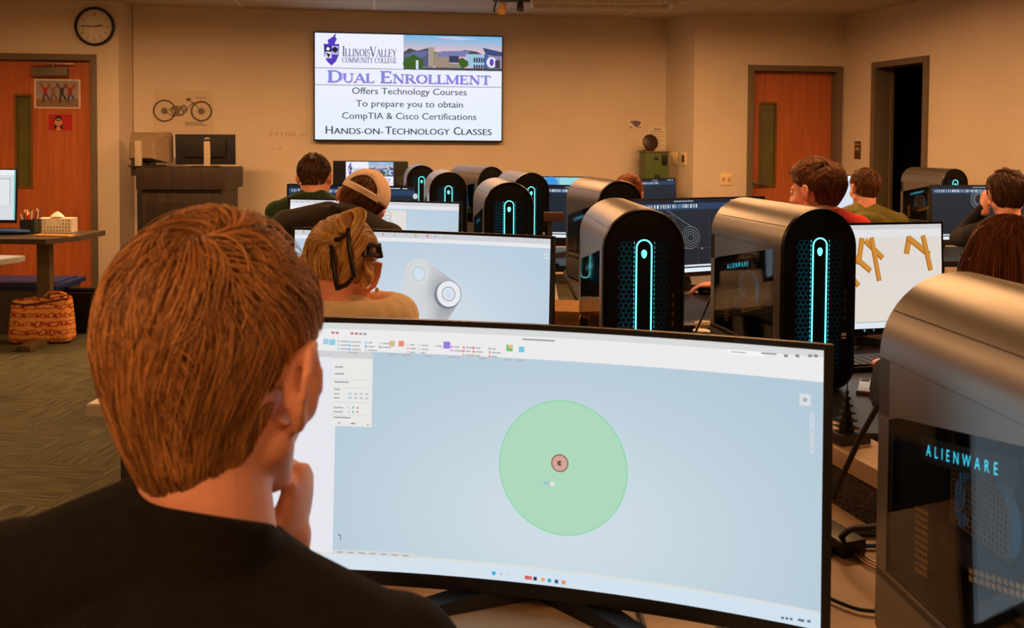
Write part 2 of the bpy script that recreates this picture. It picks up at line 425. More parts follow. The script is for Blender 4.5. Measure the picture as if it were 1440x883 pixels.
# ------------------------------------------------------------------ the room
WL0, WL1 = (-5.30, 8.227), (-3.57, 8.40)       # wall with the left door
WB0, WB1 = (-3.54, 8.655), (1.558, 9.417)      # wall with the television
WC0, WC1 = (1.752, 8.94), (3.266, 9.13)        # wall with the right wooden door
WR1 = (6.20, -3.0)                             # right wall runs back from WC1
WALL = M_wall(); FRAME = M('door_frame_paint', (112, 98, 80), 0.5, var=.04)
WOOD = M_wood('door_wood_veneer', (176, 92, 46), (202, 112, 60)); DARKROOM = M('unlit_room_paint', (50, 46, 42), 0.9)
BLACK = M('black_plastic', (16, 16, 17), 0.45); DGREY = M('dark_grey_plastic', (44, 42, 41), 0.5)
STEEL = M('brushed_steel', (170, 165, 158), 0.35, 1.0, var=.05); IVORY = M('ivory_plastic', (246, 224, 172), 0.4, var=.03)

def wall(name, p0, p1, openings=(), th=0.16, z1=CEIL, e0=0.0, e1=0.0):
    a = Vector((p0[0], p0[1], 0)); b = Vector((p1[0], p1[1], 0)); L = (b - a).length; t = (b - a).normalized()
    out = Vector((-t.y, t.x, 0)); ang = math.atan2(t.y, t.x); q = Matrix.Rotation(ang, 3, 'Z'); mb = MB()
    def bx(s0, s1, za, zb):
        if s1 - s0 < 1e-4 or zb - za < 1e-4: return
        c = a + t * ((s0 + s1) / 2) + out * (th / 2); mb.box((c.x, c.y, (za + zb) / 2), (s1 - s0, th, zb - za), q)
    s = -e0
    for (s0, s1, zt) in openings:
        bx(s, s0, 0, z1); bx(s0, s1, zt, z1); s = s1
    bx(s, L + e1, 0, z1)
    return struct(mb.build(name, WALL, smooth=False))
def along(p, p0, p1):
    t = (Vector(p1) - Vector(p0)).normalized(); return (Vector((p.x, p.y)) - Vector(p0)).dot(t)
def frame_door(k, p0, p1, s0, s1, zt, slab=True, swing=0.0, fw=0.055, recess=0.10, th=0.16):
    """steel frame with its door slab, in the wall's own axes; s0..s1 is the outer frame"""
    a = Vector((p0[0], p0[1], 0)); t = (Vector((p1[0], p1[1], 0)) - a).normalized(); ang = math.atan2(t.y, t.x)
    e = bpy.data.objects.new('door_%d' % k, None); C.objects.link(e); struct(e); place(e, a + t * s0, ang)
    W = s1 - s0; mb = MB(); dp = th + 0.03
    mb.box((fw / 2, dp / 2 - .025, zt / 2), (fw, dp, zt), bev=.004); mb.box((W - fw / 2, dp / 2 - .025, zt / 2), (fw, dp, zt), bev=.004)
    mb.box((W / 2, dp / 2 - .025, zt - fw / 2), (W - 2 * fw, dp, fw), bev=.004)
    mb.box((fw + .008, recess + .06, zt / 2), (.018, .03, zt - .02)); mb.box((W - fw - .008, recess + .06, zt / 2), (.018, .03, zt - .02))
    mb.build('door_frame', FRAME, e)
    return e, W, fw
rd_l, _ = on_wall(1052, 95, WC0, WC1); rd_r, _ = on_wall(1184, 98, WC0, WC1)
ld_r, _ = on_wall(136, 78, WL0, WL1)
fd_l, _ = on_wall(1228.5, 90, WC1, WR1); fd_r, _ = on_wall(1307.5, 82, WC1, WR1)
DTOP = 2.185
sL1 = along(ld_r, WL0, WL1); sL0 = sL1 - 1.03
sC0 = along(rd_l, WC0, WC1); sC1 = min(along(rd_r, WC0, WC1), 1.515)
sR0 = along(fd_l, WC1, WR1); sR1 = along(fd_r, WC1, WR1)
wall('wall_left', WL0, WL1, [(sL0 + .05, sL1 - .05, DTOP - .05)], e1=-.001)
wall('wall_back', WB0, WB1, e0=0.0, e1=0.05)
wall('wall_column', WB1, WC0, e0=-0.0, e1=0.0, th=0.12)
wall('wall_door', WC0, WC1, [(sC0 + .05, sC1 - .05, DTOP - .05)], e1=0.2)
wall('wall_right', WC1, WR1, [(sR0 + .05, sR1 - .05, DTOP - .05)])
wall('wall_corner', WL1, (WB0[0], WB0[1] + .1), th=0.14)
wall('wall_side', (-6.2, -3.0), WL0)
wall('wall_rear', (6.20, -3.0), (-6.2, -3.0))
fl = MB().box((0, 3.2, -0.05), (14, 14.5, 0.1)).build('floor', M_carpet(), smooth=False); struct(fl)
ce = MB().box((0, 3.2, CEIL + 0.05), (14, 14.5, 0.1)).build('ceiling', M_ceiling(), smooth=False); struct(ce)
def base_strip(nm, p0, p1, s0=0, s1=None):
    a = Vector((p0[0], p0[1], 0)); b = Vector((p1[0], p1[1], 0)); t = (b - a).normalized(); L = (b - a).length if s1 is None else s1
    n = Vector((t.y, -t.x, 0)); c = a + t * ((s0 + L) / 2) + n * .006
    o = MB().box((c.x, c.y, .05), (L - s0, .012, .1), Matrix.Rotation(math.atan2(t.y, t.x), 3, 'Z'), bev=.003).build(nm, M('vinyl_cove_base', (52, 44, 36), 0.6)); struct(o)
base_strip('baseboard_left', WL0, WL1, sL1 + .01); base_strip('baseboard_back', WB0, WB1)
base_strip('baseboard_door', WC0, WC1, 0, sC0 - .01); base_strip('baseboard_right', WC1, WR1, sR1 + .01)
# thin painted joint in the back wall above the television
jp, ja = on_wall(565, 36, WB0, WB1, 0.003)
o = MB().box((0, 0, 0), (.012, .008, .34), bev=.002).build('trim_1', WALL); struct(o); place(o, (jp.x, jp.y, CEIL - .17), ja)

def lever(parent, x, y, z, mir=1):
    mb = MB().cyl((x, y, z), (x, y - .012, z), .03).cyl((x, y - .01, z), (x, y - .055, z), .011)
    mb.cap((x, y - .052, z), (x + .11 * mir, y - .05, z), .011, .008)
    mb.build('door_handle', STEEL, parent)
GLASSD = M('wired_door_glass', (92, 92, 40), 0.12, var=.25, scale=4, coat=.4)
# door 1: wooden, narrow window, closer
e1, W, fw = frame_door(1, WL0, WL1, sL0, sL1, DTOP)
def loc_on(e, px, py, off, p0, p1):                        # photo point on a wall -> (x, z) in that door's axes
    h, _ = on_wall(px, py, p0, p1, off); v = h - e.location
    t = (Vector((p1[0], p1[1], 0)) - Vector((p0[0], p0[1], 0))).normalized(); return v.dot(t), h.z
def wood_slab(e, W, y, win):
    x0, x1, z0, z1 = win; a, b, zt = fw + .004, W - fw - .004, DTOP - fw - .004; mb = MB(); d = .045
    for (p, q, r, s) in ((a, x0, .01, zt), (x1, b, .01, zt), (x0, x1, .01, z0), (x0, x1, z1, zt)):
        mb.box(((p + q) / 2, y + d / 2, (r + s) / 2), (q - p, d, s - r))
    mb.build('door_slab', WOOD, e, smooth=False)
    g = MB()
    for (p, q, r, s) in ((x0 - .012, x0 + .006, z0 - .012, z1 + .012), (x1 - .006, x1 + .012, z0 - .012, z1 + .012), (x0, x1, z0 - .012, z0 + .006), (x0, x1, z1 - .006, z1 + .012)):
        g.box(((p + q) / 2, y - .002, (r + s) / 2), (q - p, .012, s - r))
    g.build('window_bead', M('window_bead_paint', (120, 84, 44), .5), e, smooth=False)
    MB().box(((x0 + x1) / 2, y + .02, (z0 + z1) / 2), (x1 - x0, .006, z1 - z0)).build('window_pane', GLASSD, e)
xa, za = loc_on(e1, 22, 134, -.05, WL0, WL1); xb, zb = loc_on(e1, 45, 263, -.05, WL0, WL1)
wood_slab(e1, W, .05, (xa, xb, zb, za))
lever(e1, fw + .07, .05, 1.0)
cxx, czz = loc_on(e1, 71, 101, .0, WL0, WL1)
mb = MB().box((cxx, .005, czz), (.30, .07, .075), bev=.008)
mb.cyl((cxx + .02, .005, czz + .04), (cxx + .02, .005, czz + .075), .012)
cl = mb.build('door_closer', M('closer_grey_metal', (124, 116, 100), .45, .5), e1)
MB().box((cxx + .02, -.02, czz + .072), (.36, .022, .01), Matrix.Rotation(.12, 3, 'Z'), bev=.003).build('closer_arm', STEEL, cl)
# door 2: right wooden door
e2, W, fw = frame_door(2, WC0, WC1, sC0, sC1, DTOP)
xa, za = loc_on(e2, 1070, 145, -.07, WC0, WC1); xb, zb = loc_on(e2, 1090.5, 262, -.07, WC0, WC1)
wood_slab(e2, W, .09, (xa, xb, zb, za))
lever(e2, fw + .05, .09, loc_on(e2, 1060, 258, -.05, WC0, WC1)[1])
# door 3: open doorway to an unlit room
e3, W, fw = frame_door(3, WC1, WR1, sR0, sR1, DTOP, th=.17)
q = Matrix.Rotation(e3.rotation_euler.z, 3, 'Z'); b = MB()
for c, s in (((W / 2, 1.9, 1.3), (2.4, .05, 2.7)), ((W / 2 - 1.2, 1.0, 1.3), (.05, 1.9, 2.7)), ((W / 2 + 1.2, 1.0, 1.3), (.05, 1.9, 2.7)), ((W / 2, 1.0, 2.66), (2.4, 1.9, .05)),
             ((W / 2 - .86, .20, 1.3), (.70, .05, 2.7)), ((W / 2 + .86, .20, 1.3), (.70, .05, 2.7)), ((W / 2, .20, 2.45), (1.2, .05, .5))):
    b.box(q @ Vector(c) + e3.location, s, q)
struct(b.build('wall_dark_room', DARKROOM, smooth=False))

# ceiling light troffers
def troffer(x, y, lit, label):
    t = thing('ceiling_light', label, 'ceiling light', (x, y, CEIL - .03), 0, 'recessed ceiling lights')
    mb = MB()
    for c, s in (((0, .16, 0), (1.22, .02, .06)), ((0, -.16, 0), (1.22, .02, .06)), ((.61, 0, 0), (.02, .34, .06)), ((-.61, 0, 0), (.02, .34, .06))): mb.box(c, s, bev=.003)
    mb.build('light_frame', M('white_enamel', (226, 218, 204), .4), t)
    MB().box((0, 0, .012), (1.2, .31, .01)).build('diffuser', M_emit('lit_diffuser', (255, 200, 130), 2.0) if lit else M('unlit_diffuser', (196, 176, 110), .5), t)
    return t
for (x, y, p) in LAMPS: troffer(x, y, True, 'recessed lit ceiling troffer above the desks')
h = Zp(838, 1, CEIL)
troffer(h.x + .05, h.y - .05, False, 'switched-off ceiling light panel at the top edge of the view')

# spotlight rail on the ceiling
h = Zp(716, 6, CEIL - .12)
t = thing('track_light', 'black ceiling spotlight with two small lamp heads above the television', 'spotlight', (h.x, h.y - .2, CEIL))
MB().cyl((0, 0, 0), (0, 0, -.10), .016).box((0.02, 0, -.115), (.30, .06, .035), bev=.006).build('rail', BLACK, t)
MB().cyl((-.05, 0, -.13), (-.055, -.01, -.16), .012).cyl((-.045, .02, -.15), (-.06, -.035, -.215), .026, .034).build('lamp_head', M('brass_lamp_shell', (214, 160, 90), .35, .4), t)
MB().cyl((.09, 0, -.13), (.09, 0, -.15), .012).cyl((.09, .01, -.14), (.09, -.01, -.195), .024, .03).build('lamp_head', BLACK, t)
MB().tube([(-.10, 0, -.12), (-.115, -.01, -.17), (-.12, -.015, -.22)], .008).build('cable', BLACK, t)

# wall clock
h, a = on_wall(134, 37.5, WL0, WL1, .0)
t = thing('wall_clock', 'round black-rimmed wall clock with white face above the left door', 'clock', h, a)
rx = Matrix.Rotation(R(90), 4, 'X')
mb = MB().lathe([(.150, 0), (.172, 0), (.176, .02), (.170, .04), (.158, .045), (.152, .03), (.150, .0)], n=48, cap=False)
mb.v = [tuple(rx @ Vector(v)) for v in mb.v]; mb.build('clock_rim', BLACK, t)
cv = Canvas(.31, .31); cv.disc(.5, .5, .154, (236, 226, 206))
for k in range(60):
    an = R(90 - 6 * k); r0 = .134 if k % 5 else .127
    cv.line([(.5 + r0 * math.cos(an) / .31, .5 + r0 * math.sin(an) / .31), (.5 + .142 * math.cos(an) / .31, .5 + .142 * math.sin(an) / .31)], .002 if k % 5 else .004, (40, 36, 30))
for k in range(1, 13):
    an = R(90 - 30 * k); cv.text(str(k), .5 + .108 * math.cos(an) / .31, .5 + (.108 * math.sin(an) - .011) / .31, .022, (40, 36, 30), align='c')
f_ = cv.build('clock_face', t, False, (0, -.015, 0))
for nm, an, ln, wd in (('hour_hand', R(90 - 82), .07, .010), ('minute_hand', R(90 - 271), .11, .007)):
    MB().box((math.cos(an) * ln / 2, -.022, math.sin(an) * ln / 2), (ln, .003, wd), Matrix.Rotation(-an, 3, 'Y')).build(nm, BLACK, t)
gl = MB().lathe([(.0, .002), (.1, .0), (.150, -.004)], n=40); gl.v = [tuple(rx @ Vector((x, y, z + .034))) for x, y, z in gl.v]

# television
P1, _ = on_wall(441, 45, WB0, WB1, .07); P2, a = on_wall(708.5, 49.5, WB0, WB1, .07); P3, _ = on_wall(706, 200, WB0, WB1, .07); P4, _ = on_wall(441, 198.5, WB0, WB1, .07)
ctr = (P1 + P2 + P3 + P4) / 4; TW = ((P2 - P1).length + (P3 - P4).length) / 2; TH = ((P1.z - P4.z) + (P2.z - P3.z)) / 2
tv = thing('wall_television', 'large wall-mounted television showing the dual enrollment slide', 'television', ctr, a)
MB().box((0, .025, 0), (TW, .045, TH), bev=.006).build('television_case', BLACK, tv)
MB().box((0, .058, 0), (.5, .024, .4)).build('wall_bracket', DGREY, tv)
def slide(cv, u0=0.0, u1=1.0, v0=0.0, v1=1.0, full=True):
    U = lambda u: u0 + (u1 - u0) * u
    V = lambda v: v0 + (v1 - v0) * v
    w = cv.w * (u1 - u0); hh = cv.h * (v1 - v0); INK = (44, 66, 84)
    cv.rect(u0, v0, u1, v1, lambda u, v: (232 + 8 * v, 240 + 2 * v, 252))
    cv.rect(U(0), V(.672), U(.466), V(1), (238, 241, 254)); cv.rect(U(0), V(.512), U(1), V(.672), (236, 240, 255))
    # picture of low buildings under an evening sky
    x0, x1, y0, y1 = .466, 1.0, .672, 1.0
    X = lambda a: U(x0 + (x1 - x0) * a); Y = lambda b: V(y0 + (y1 - y0) * b)
    def sky(u, v):
        k = (v - Y(.5)) / (Y(1) - Y(.5)); k = max(0, min(1, k)); return (232 - 118 * k, 190 - 6 * k, 200 + 28 * k)
    cv.rect(X(0), Y(0), X(1), Y(1), sky)
    cv.poly([(X(.3), Y(.95)), (X(.55), Y(.88)), (X(.75), Y(.93)), (X(.5), Y(.98))], (196, 200, 224))
    cv.ngon([(X(0), Y(.5)), (X(.06), Y(.62)), (X(.14), Y(.55)), (X(.24), Y(.63)), (X(.33), Y(.52)), (X(.5), Y(.5)), (X(.62), Y(.6)), (X(.74), Y(.56)), (X(.8), Y(.48)), (X(.8), Y(.4)), (X(0), Y(.4))], (74, 82, 84))
    cv.ngon([(X(0), Y(.08)), (X(0), Y(.48)), (X(.30), Y(.45)), (X(.30), Y(.08))], (86, 92, 122))
    cv.ngon([(X(.0), Y(.38)), (X(.1), Y(.52)), (X(.27), Y(.56)), (X(.20), Y(.36))], (98, 108, 156))
    cv.rect(X(.25), Y(.1), X(.31), Y(.66), (168, 154, 142)); cv.rect(X(.30), Y(.12), X(.46), Y(.5), (152, 136, 116))
    cv.ngon([(X(.32), Y(.36)), (X(.38), Y(.55)), (X(.66), Y(.58)), (X(.66), Y(.42)), (X(.44), Y(.36))], (120, 126, 176))
    cv.rect(X(.32), Y(.05), X(.46), Y(.38), (158, 140, 122)); cv.rect(X(.46), Y(.22), X(.56), Y(.42), (54, 62, 98)); cv.rect(X(.46), Y(.05), X(.62), Y(.2), (150, 138, 124))
    cv.rect(X(.63), Y(.1), X(.84), Y(.48), (158, 196, 222))
    for q in range(5): cv.rect(X(.71 + q * .025), Y(.24), X(.728 + q * .025), Y(.38), (48, 52, 74)); cv.rect(X(.71 + q * .025), Y(.06), X(.728 + q * .025), Y(.17), (48, 52, 74))
    cv.ngon([(X(.80), Y(.68)), (X(.83), Y(.66)), (X(1), Y(.56)), (X(1), Y(.42)), (X(.84), Y(.46))], (60, 76, 128))
    cv.rect(X(.82), Y(0), X(.86), Y(.5), (72, 104, 160)); cv.rect(X(.86), Y(0), X(1), Y(.44), (142, 136, 164)); cv.disc(X(.895), Y(.25), .05 * hh, (236, 234, 250)); cv.disc(X(.895), Y(.25), .035 * hh, (96, 72, 190), ru=.6)
    cv.rect(X(.93), Y(.08), X(.98), Y(.32), (70, 66, 80)); cv.rect(X(0), Y(0), X(1), Y(.07), (66, 76, 78))
    for bx, by, rr in ((.05, .17, .052), (.10, .26, .055), (.15, .18, .052), (.11, .14, .05), (.59, .26, .036), (.62, .2, .036), (.60, .16, .03)):
        cv.disc(X(bx), Y(by), rr * hh, (60, 96, 40), n=16)
    cv.rect(X(.125), Y(.0), X(.15), Y(.27), (210, 224, 240))
    # crest
    sx = lambda a: U(.086 + a * .040); sy = lambda b: V(.825 + b * .10); PUR = (84, 58, 190)
    cv.ngon([(sx(-1), sy(.62)), (sx(1), sy(.62)), (sx(.95), sy(-.3)), (sx(.6), sy(-.9)), (sx(0), sy(-1.3)), (sx(-.6), sy(-.9)), (sx(-.95), sy(-.3))], PUR)
    cv.ngon([(sx(-1.05), sy(.62)), (sx(1.05), sy(.62)), (sx(1.0), sy(.74)), (sx(-1.0), sy(.74))], PUR)
    cv.rect(sx(-.85), sy(.02), sx(-.05), sy(.52), (34, 30, 46)); cv.rect(sx(.08), sy(-.1), sx(.85), sy(.52), (232, 232, 248)); cv.rect(sx(-.8), sy(-.6), sx(.0), sy(-.02), (232, 232, 248)); cv.poly([(sx(-.75), sy(-.05)), (sx(-.1), sy(-.25)), (sx(-.4), sy(-.6))], (34, 30, 46))
    cv.disc(sx(.46), sy(.2), .028 * hh, (40, 36, 60), n=16); cv.disc(sx(-.45), sy(.27), .016 * hh, (238, 238, 250), n=12); cv.rect(sx(.08), sy(-.24), sx(.85), sy(-.16), (232, 232, 248))
    cv.ngon([(sx(-.42), sy(.74)), (sx(-.5), sy(1.1)), (sx(-.1), sy(1.28)), (sx(.15), sy(1.42)), (sx(.62), sy(1.78)), (sx(.5), sy(1.4)), (sx(.72), sy(1.2)), (sx(.5), sy(.92)), (sx(.45), sy(.74))], PUR)
    lw = 1.0
    cv.serif('ILLINOISVALLEY', U(.142), V(.785), .095 * hh, (92, 78, 140), w * .288, small={8})
    cv.serif('COMMUNITY COLLEGE', U(.142), V(.725), .050 * hh, (92, 78, 140), w * .288)
    cv.rect(U(0), V(.668), U(1), V(.673), (60, 70, 90)); cv.rect(U(0), V(.510), U(1), V(.515), (60, 70, 90))
    cv.serif('DUAL ENROLLMENT', U(.066), V(.535), .112 * hh, (214, 150, 196), w * .872, small=set(), bold=1.9)
    cv.serif('DUAL ENROLLMENT', U(.064), V(.538), .108 * hh, (124, 134, 222), w * .872, small=set(), bold=1.75)
    for s_, v, wd in (('Offers Technology Courses', .430, .61), ('To prepare you to obtain', .312, .57), ('CompTIA & Cisco Certifications', .196, .715)):
        cv.text(s_, U(.5), V(v), .064 * hh, INK, w * wd, 'c', .0008)
    for s_, u, k, wd in (('H', .058, 1, .036), ('ANDS-ON-', .100, .76, .258), ('T', .370, 1, .034), ('ECHNOLOGY', .409, .76, .304), ('C', .736, 1, .036), ('LASSES', .778, .76, .164)):
        cv.text(s_, U(u), V(.052), .078 * hh * k, (28, 44, 60), w * wd, 'l', .0016)
cv = Canvas(TW - .026, TH - .03); slide(cv); cv.build('screen', tv, True, (0, .0005, .002))

# papers and small things on the walls
def paper(label, cat, px0, py0, px1, py1, p0, p1, draw, off=.0, name='paper_sheet', group=None, base=(225, 212, 190)):
    A, a = on_wall(px0, py0, p0, p1, off); B, _ = on_wall(px1, py1, p0, p1, off)
    Am, _ = on_wall(px0, py1, p0, p1, off)
    w = math.hypot(B.x - A.x, B.y - A.y); h = A.z - B.z; c = (A + B) / 2
    t = thing(name, label, cat, c, a, group)
    MB().box((0, -.002, 0), (w, .004, h)).build('sheet', M('sheet_%d_%d_%d' % base, base, .7, var=.02), t)
    cv = Canvas(w - .002, h - .002); draw(cv); 
    if cv.f: cv.build('print', t, False, (0, -.0044, 0))
    return t
def d_bike(cv):
    k = (86, 74, 60)
    for u, v, r in ((.17, .50, .105), (.80, .50, .098)):
        cv.disc(u, v, r, k, r_in=r - .016)
        for q in range(14): cv.line([(u, v), (u + math.cos(q * PI / 7) * r / cv.w, v + math.sin(q * PI / 7) * r / cv.h)], .0015, (150, 134, 112))
        cv.disc(u, v, .03, (120, 104, 86))
    for p in ([(.17, .5), (.30, .38), (.48, .40), (.55, .52), (.47, .60), (.33, .62), (.24, .5)], [(.55, .52), (.66, .72), (.80, .5)], [(.33, .62), (.40, .5), (.30, .38)], [(.58, .78), (.68, .66)]):
        cv.line(p, .006, k)
    for u, v, r in ((.36, .5, .04), (.44, .48, .035), (.50, .57, .03), (.41, .58, .02)): cv.disc(u, v, r, (120, 104, 84), r_in=r * .6)
    cv.poly([(.53, .77), (.57, .74), (.63, .79), (.58, .82)], k)
    for q in range(5): cv.line([(.70 + q * .04, .80), (.74 + q * .035, .86 - .03 * (q % 2))], .004, (150, 132, 108))
    for q in range(3): cv.rect(.52, .16 + q * .035, .9 - .05 * q, .165 + q * .035 + .008, (170, 152, 128))
paper('white line drawing poster of a motorcycle taped above the lectern', 'poster', 217, 126, 300, 186, WB0, WB1, d_bike, name='poster', base=(216, 198, 172))
def d_jump(cv):
    cv.rect(0, 0, 1, 1, (222, 200, 184)); cv.rect(.04, .05, .96, .95, lambda u, v: (176 - 30 * v, 150 - 10 * v, 142)); cv.rect(.04, .05, .96, .32, (140, 112, 92))
    for u, top, pant in ((.24, (170, 40, 34), (60, 60, 86)), (.41, (140, 112, 96), (120, 80, 64)), (.60, (60, 60, 74), (40, 36, 44)), (.78, (176, 36, 34), (78, 70, 92))):
        cv.disc(u, .80, .016, (190, 140, 110), n=14); cv.poly([(u - .05, .72), (u + .05, .72), (u + .04, .5), (u - .04, .5)], top)
        cv.line([(u - .05, .7), (u - .11, .86)], .012, top); cv.line([(u + .05, .7), (u + .11, .84)], .012, top)
        cv.line([(u - .02, .5), (u - .05, .2)], .016, pant); cv.line([(u + .02, .5), (u + .09, .3)], .016, pant)
paper('photo poster of four people jumping, on the left door', 'poster', 48, 111, 113.5, 153, WL0, WL1, d_jump, off=-.05, name='poster')
def d_red(cv):
    cv.rect(0, 0, 1, 1, (188, 34, 30)); cv.poly([(.24, .1), (.22, .6), (.30, .86), (.48, .9), (.58, .7), (.58, .1)], (34, 20, 18)); cv.disc(.41, .5, .035, (210, 150, 122)); cv.poly([(.3, .02), (.52, .02), (.47, .24), (.35, .24)], (210, 150, 122))
    cv.rect(.34, .58, .48, .66, (34, 20, 18))
paper('small red picture of a dark-haired face on the left door', 'picture', 68, 160, 103, 184, WL0, WL1, d_red, off=-.05, name='picture_card')
def d_print(cv):
    cv.ngon([(.1, .8), (.5, .92), (.9, .78), (.75, .3), (.5, .15), (.3, .55)], (110, 100, 110))
    cv.rect(.08, .05, .3, .22, (150, 138, 128)); cv.rect(.6, .06, .9, .2, (150, 138, 128))
paper('small printed flyer on the back wall left of the green box', 'flyer', 883, 168, 904, 181, WB0, WB1, d_print, name='flyer')
def d_lines(cv):
    for q in range(9): cv.rect(.12, .1 + q * .09, .88 - .2 * (q % 2), .112 + q * .09 + .012, (150, 136, 120))
    cv.rect(.3, .91, .7, .95, (110, 96, 84))
paper('white printed notice on the back wall behind the round brown plaque', 'notice', 911, 179, 937, 215, WB0, WB1, d_lines, name='notice_sheet')
# faint marker writing left of the television
h, a = on_wall(405, 197, WB0, WB1, .002)
t = thing('marker_writing', 'faint erased marker writing on the wall left of the television', 'writing', h, a)
cv = Canvas(.4, .3); cv.text('29160 m', .04, .62, .045, (196, 172, 146), .36); cv.text('2:0', .1, .18, .03, (200, 176, 150), .1); cv.build('handwriting', t, False)
def plate(label, cat, px, py, w, h, p0, p1, mat, name, extra):
    c, a = on_wall(px, py, p0, p1, 0); t = thing(name, label, cat, c, a)
    MB().box((0, -.004, 0), (w, .008, h), bev=.002).build('cover_plate', mat, t); extra(t); return t
def x_out(t):
    for x in (-.028, .028):
        for z in (0,):
            MB().box((x, -.0095, z), (.03, .004, .04), bev=.004).build('socket', M('socket_tan', (206, 168, 116), .5), t)  # sockets in a plain tan, darker than the ivory plate
plate('square ivory wall outlet left of the right wooden door', 'outlet', 1021, 252, .115, .115, WC0, WC1, IVORY, 'wall_outlet', x_out)
def x_sw(t): MB().box((0, -.012, 0), (.012, .012, .026), bev=.002).build('toggle', IVORY, t)
def x_rock(t): MB().box((0, -.012, .0), (.035, .008, .07), bev=.002).build('rocker', M('dark_switch', (70, 58, 44), .5), t)
plate('ivory light switch on the column side, nearer the green box', 'light switch', 949, 223, .08, .12, WB1, WC0, IVORY, 'light_switch', x_sw)
plate('dark wall switch on the column side, nearer the column edge', 'switch', 962, 223, .08, .13, WB1, WC0, IVORY, 'thermostat_switch', x_rock)
def x_sign(t):
    for z, w in ((.055, .07), (.02, .05), (.005, .07)): MB().box((0, -.009, z), (w, .002, .012)).build('raised_line', M('sign_letter', (190, 150, 90), .5), t)
plate('small brown room sign between the two right doors', 'sign', 1206.5, 211, .095, .17, WC1, WR1, M('brown_sign', (86, 66, 44), .45), 'room_sign', x_sign)

# ------------------------------------------------------------------ desktop towers
TEAL = M_emit('teal_light', (120, 246, 246), 1.5)
TEAL2 = M_emit('teal_lettering_light', (70, 214, 240), 1.7)
SHELL = M('satin_gunmetal_shell', (140, 137, 134), 0.36, 0.85, var=.03, scale=6)
GRILLE_LIT = M_emit('backlit_grille', (7, 54, 64), 1.0); GRILLE_DIM = M_emit('backlit_grille_dim', (9, 22, 26), 1.0)
DASH = M_emit('backlit_dashes', (40, 190, 204), 1.0)
INNER = M('tower_interior_black', (26, 24, 24), 0.6); GOLD = M('gold_lit_perforations', (240, 190, 90), .35, .6)  # the gold stands in for light coming through perforations
TWd, TH_, TL = 0.225, 0.51, 0.48
def tower_section(g=0.0, rb0=.060):
    r = TWd / 2 - g; zs = TH_ - TWd / 2; rb = rb0 - g; p = []
    p += [(r * math.cos(a), zs + r * math.sin(a)) for a in np.linspace(PI, 0, 25)]             # arch, left to right
    p += [(r - rb + rb * math.cos(a), rb + g + rb * math.sin(a)) for a in np.linspace(0, -PI / 2, 7)]
    p += [(-(r - rb) + rb * math.cos(a), rb + g + rb * math.sin(a)) for a in np.linspace(-PI / 2, -PI, 7)]
    return p
def xz(poly, y0, y1, mb, mi=0):       # polygon in x,z extruded along y
    n = len(poly); vs = [(x, y0, z) for x, z in poly] + [(x, y1, z) for x, z in poly]
    mb.add(vs, [tuple(range(n)), tuple(range(n, 2 * n))[::-1]] + [(i, i + n, (i + 1) % n + n, (i + 1) % n) for i in range(n)], mi)
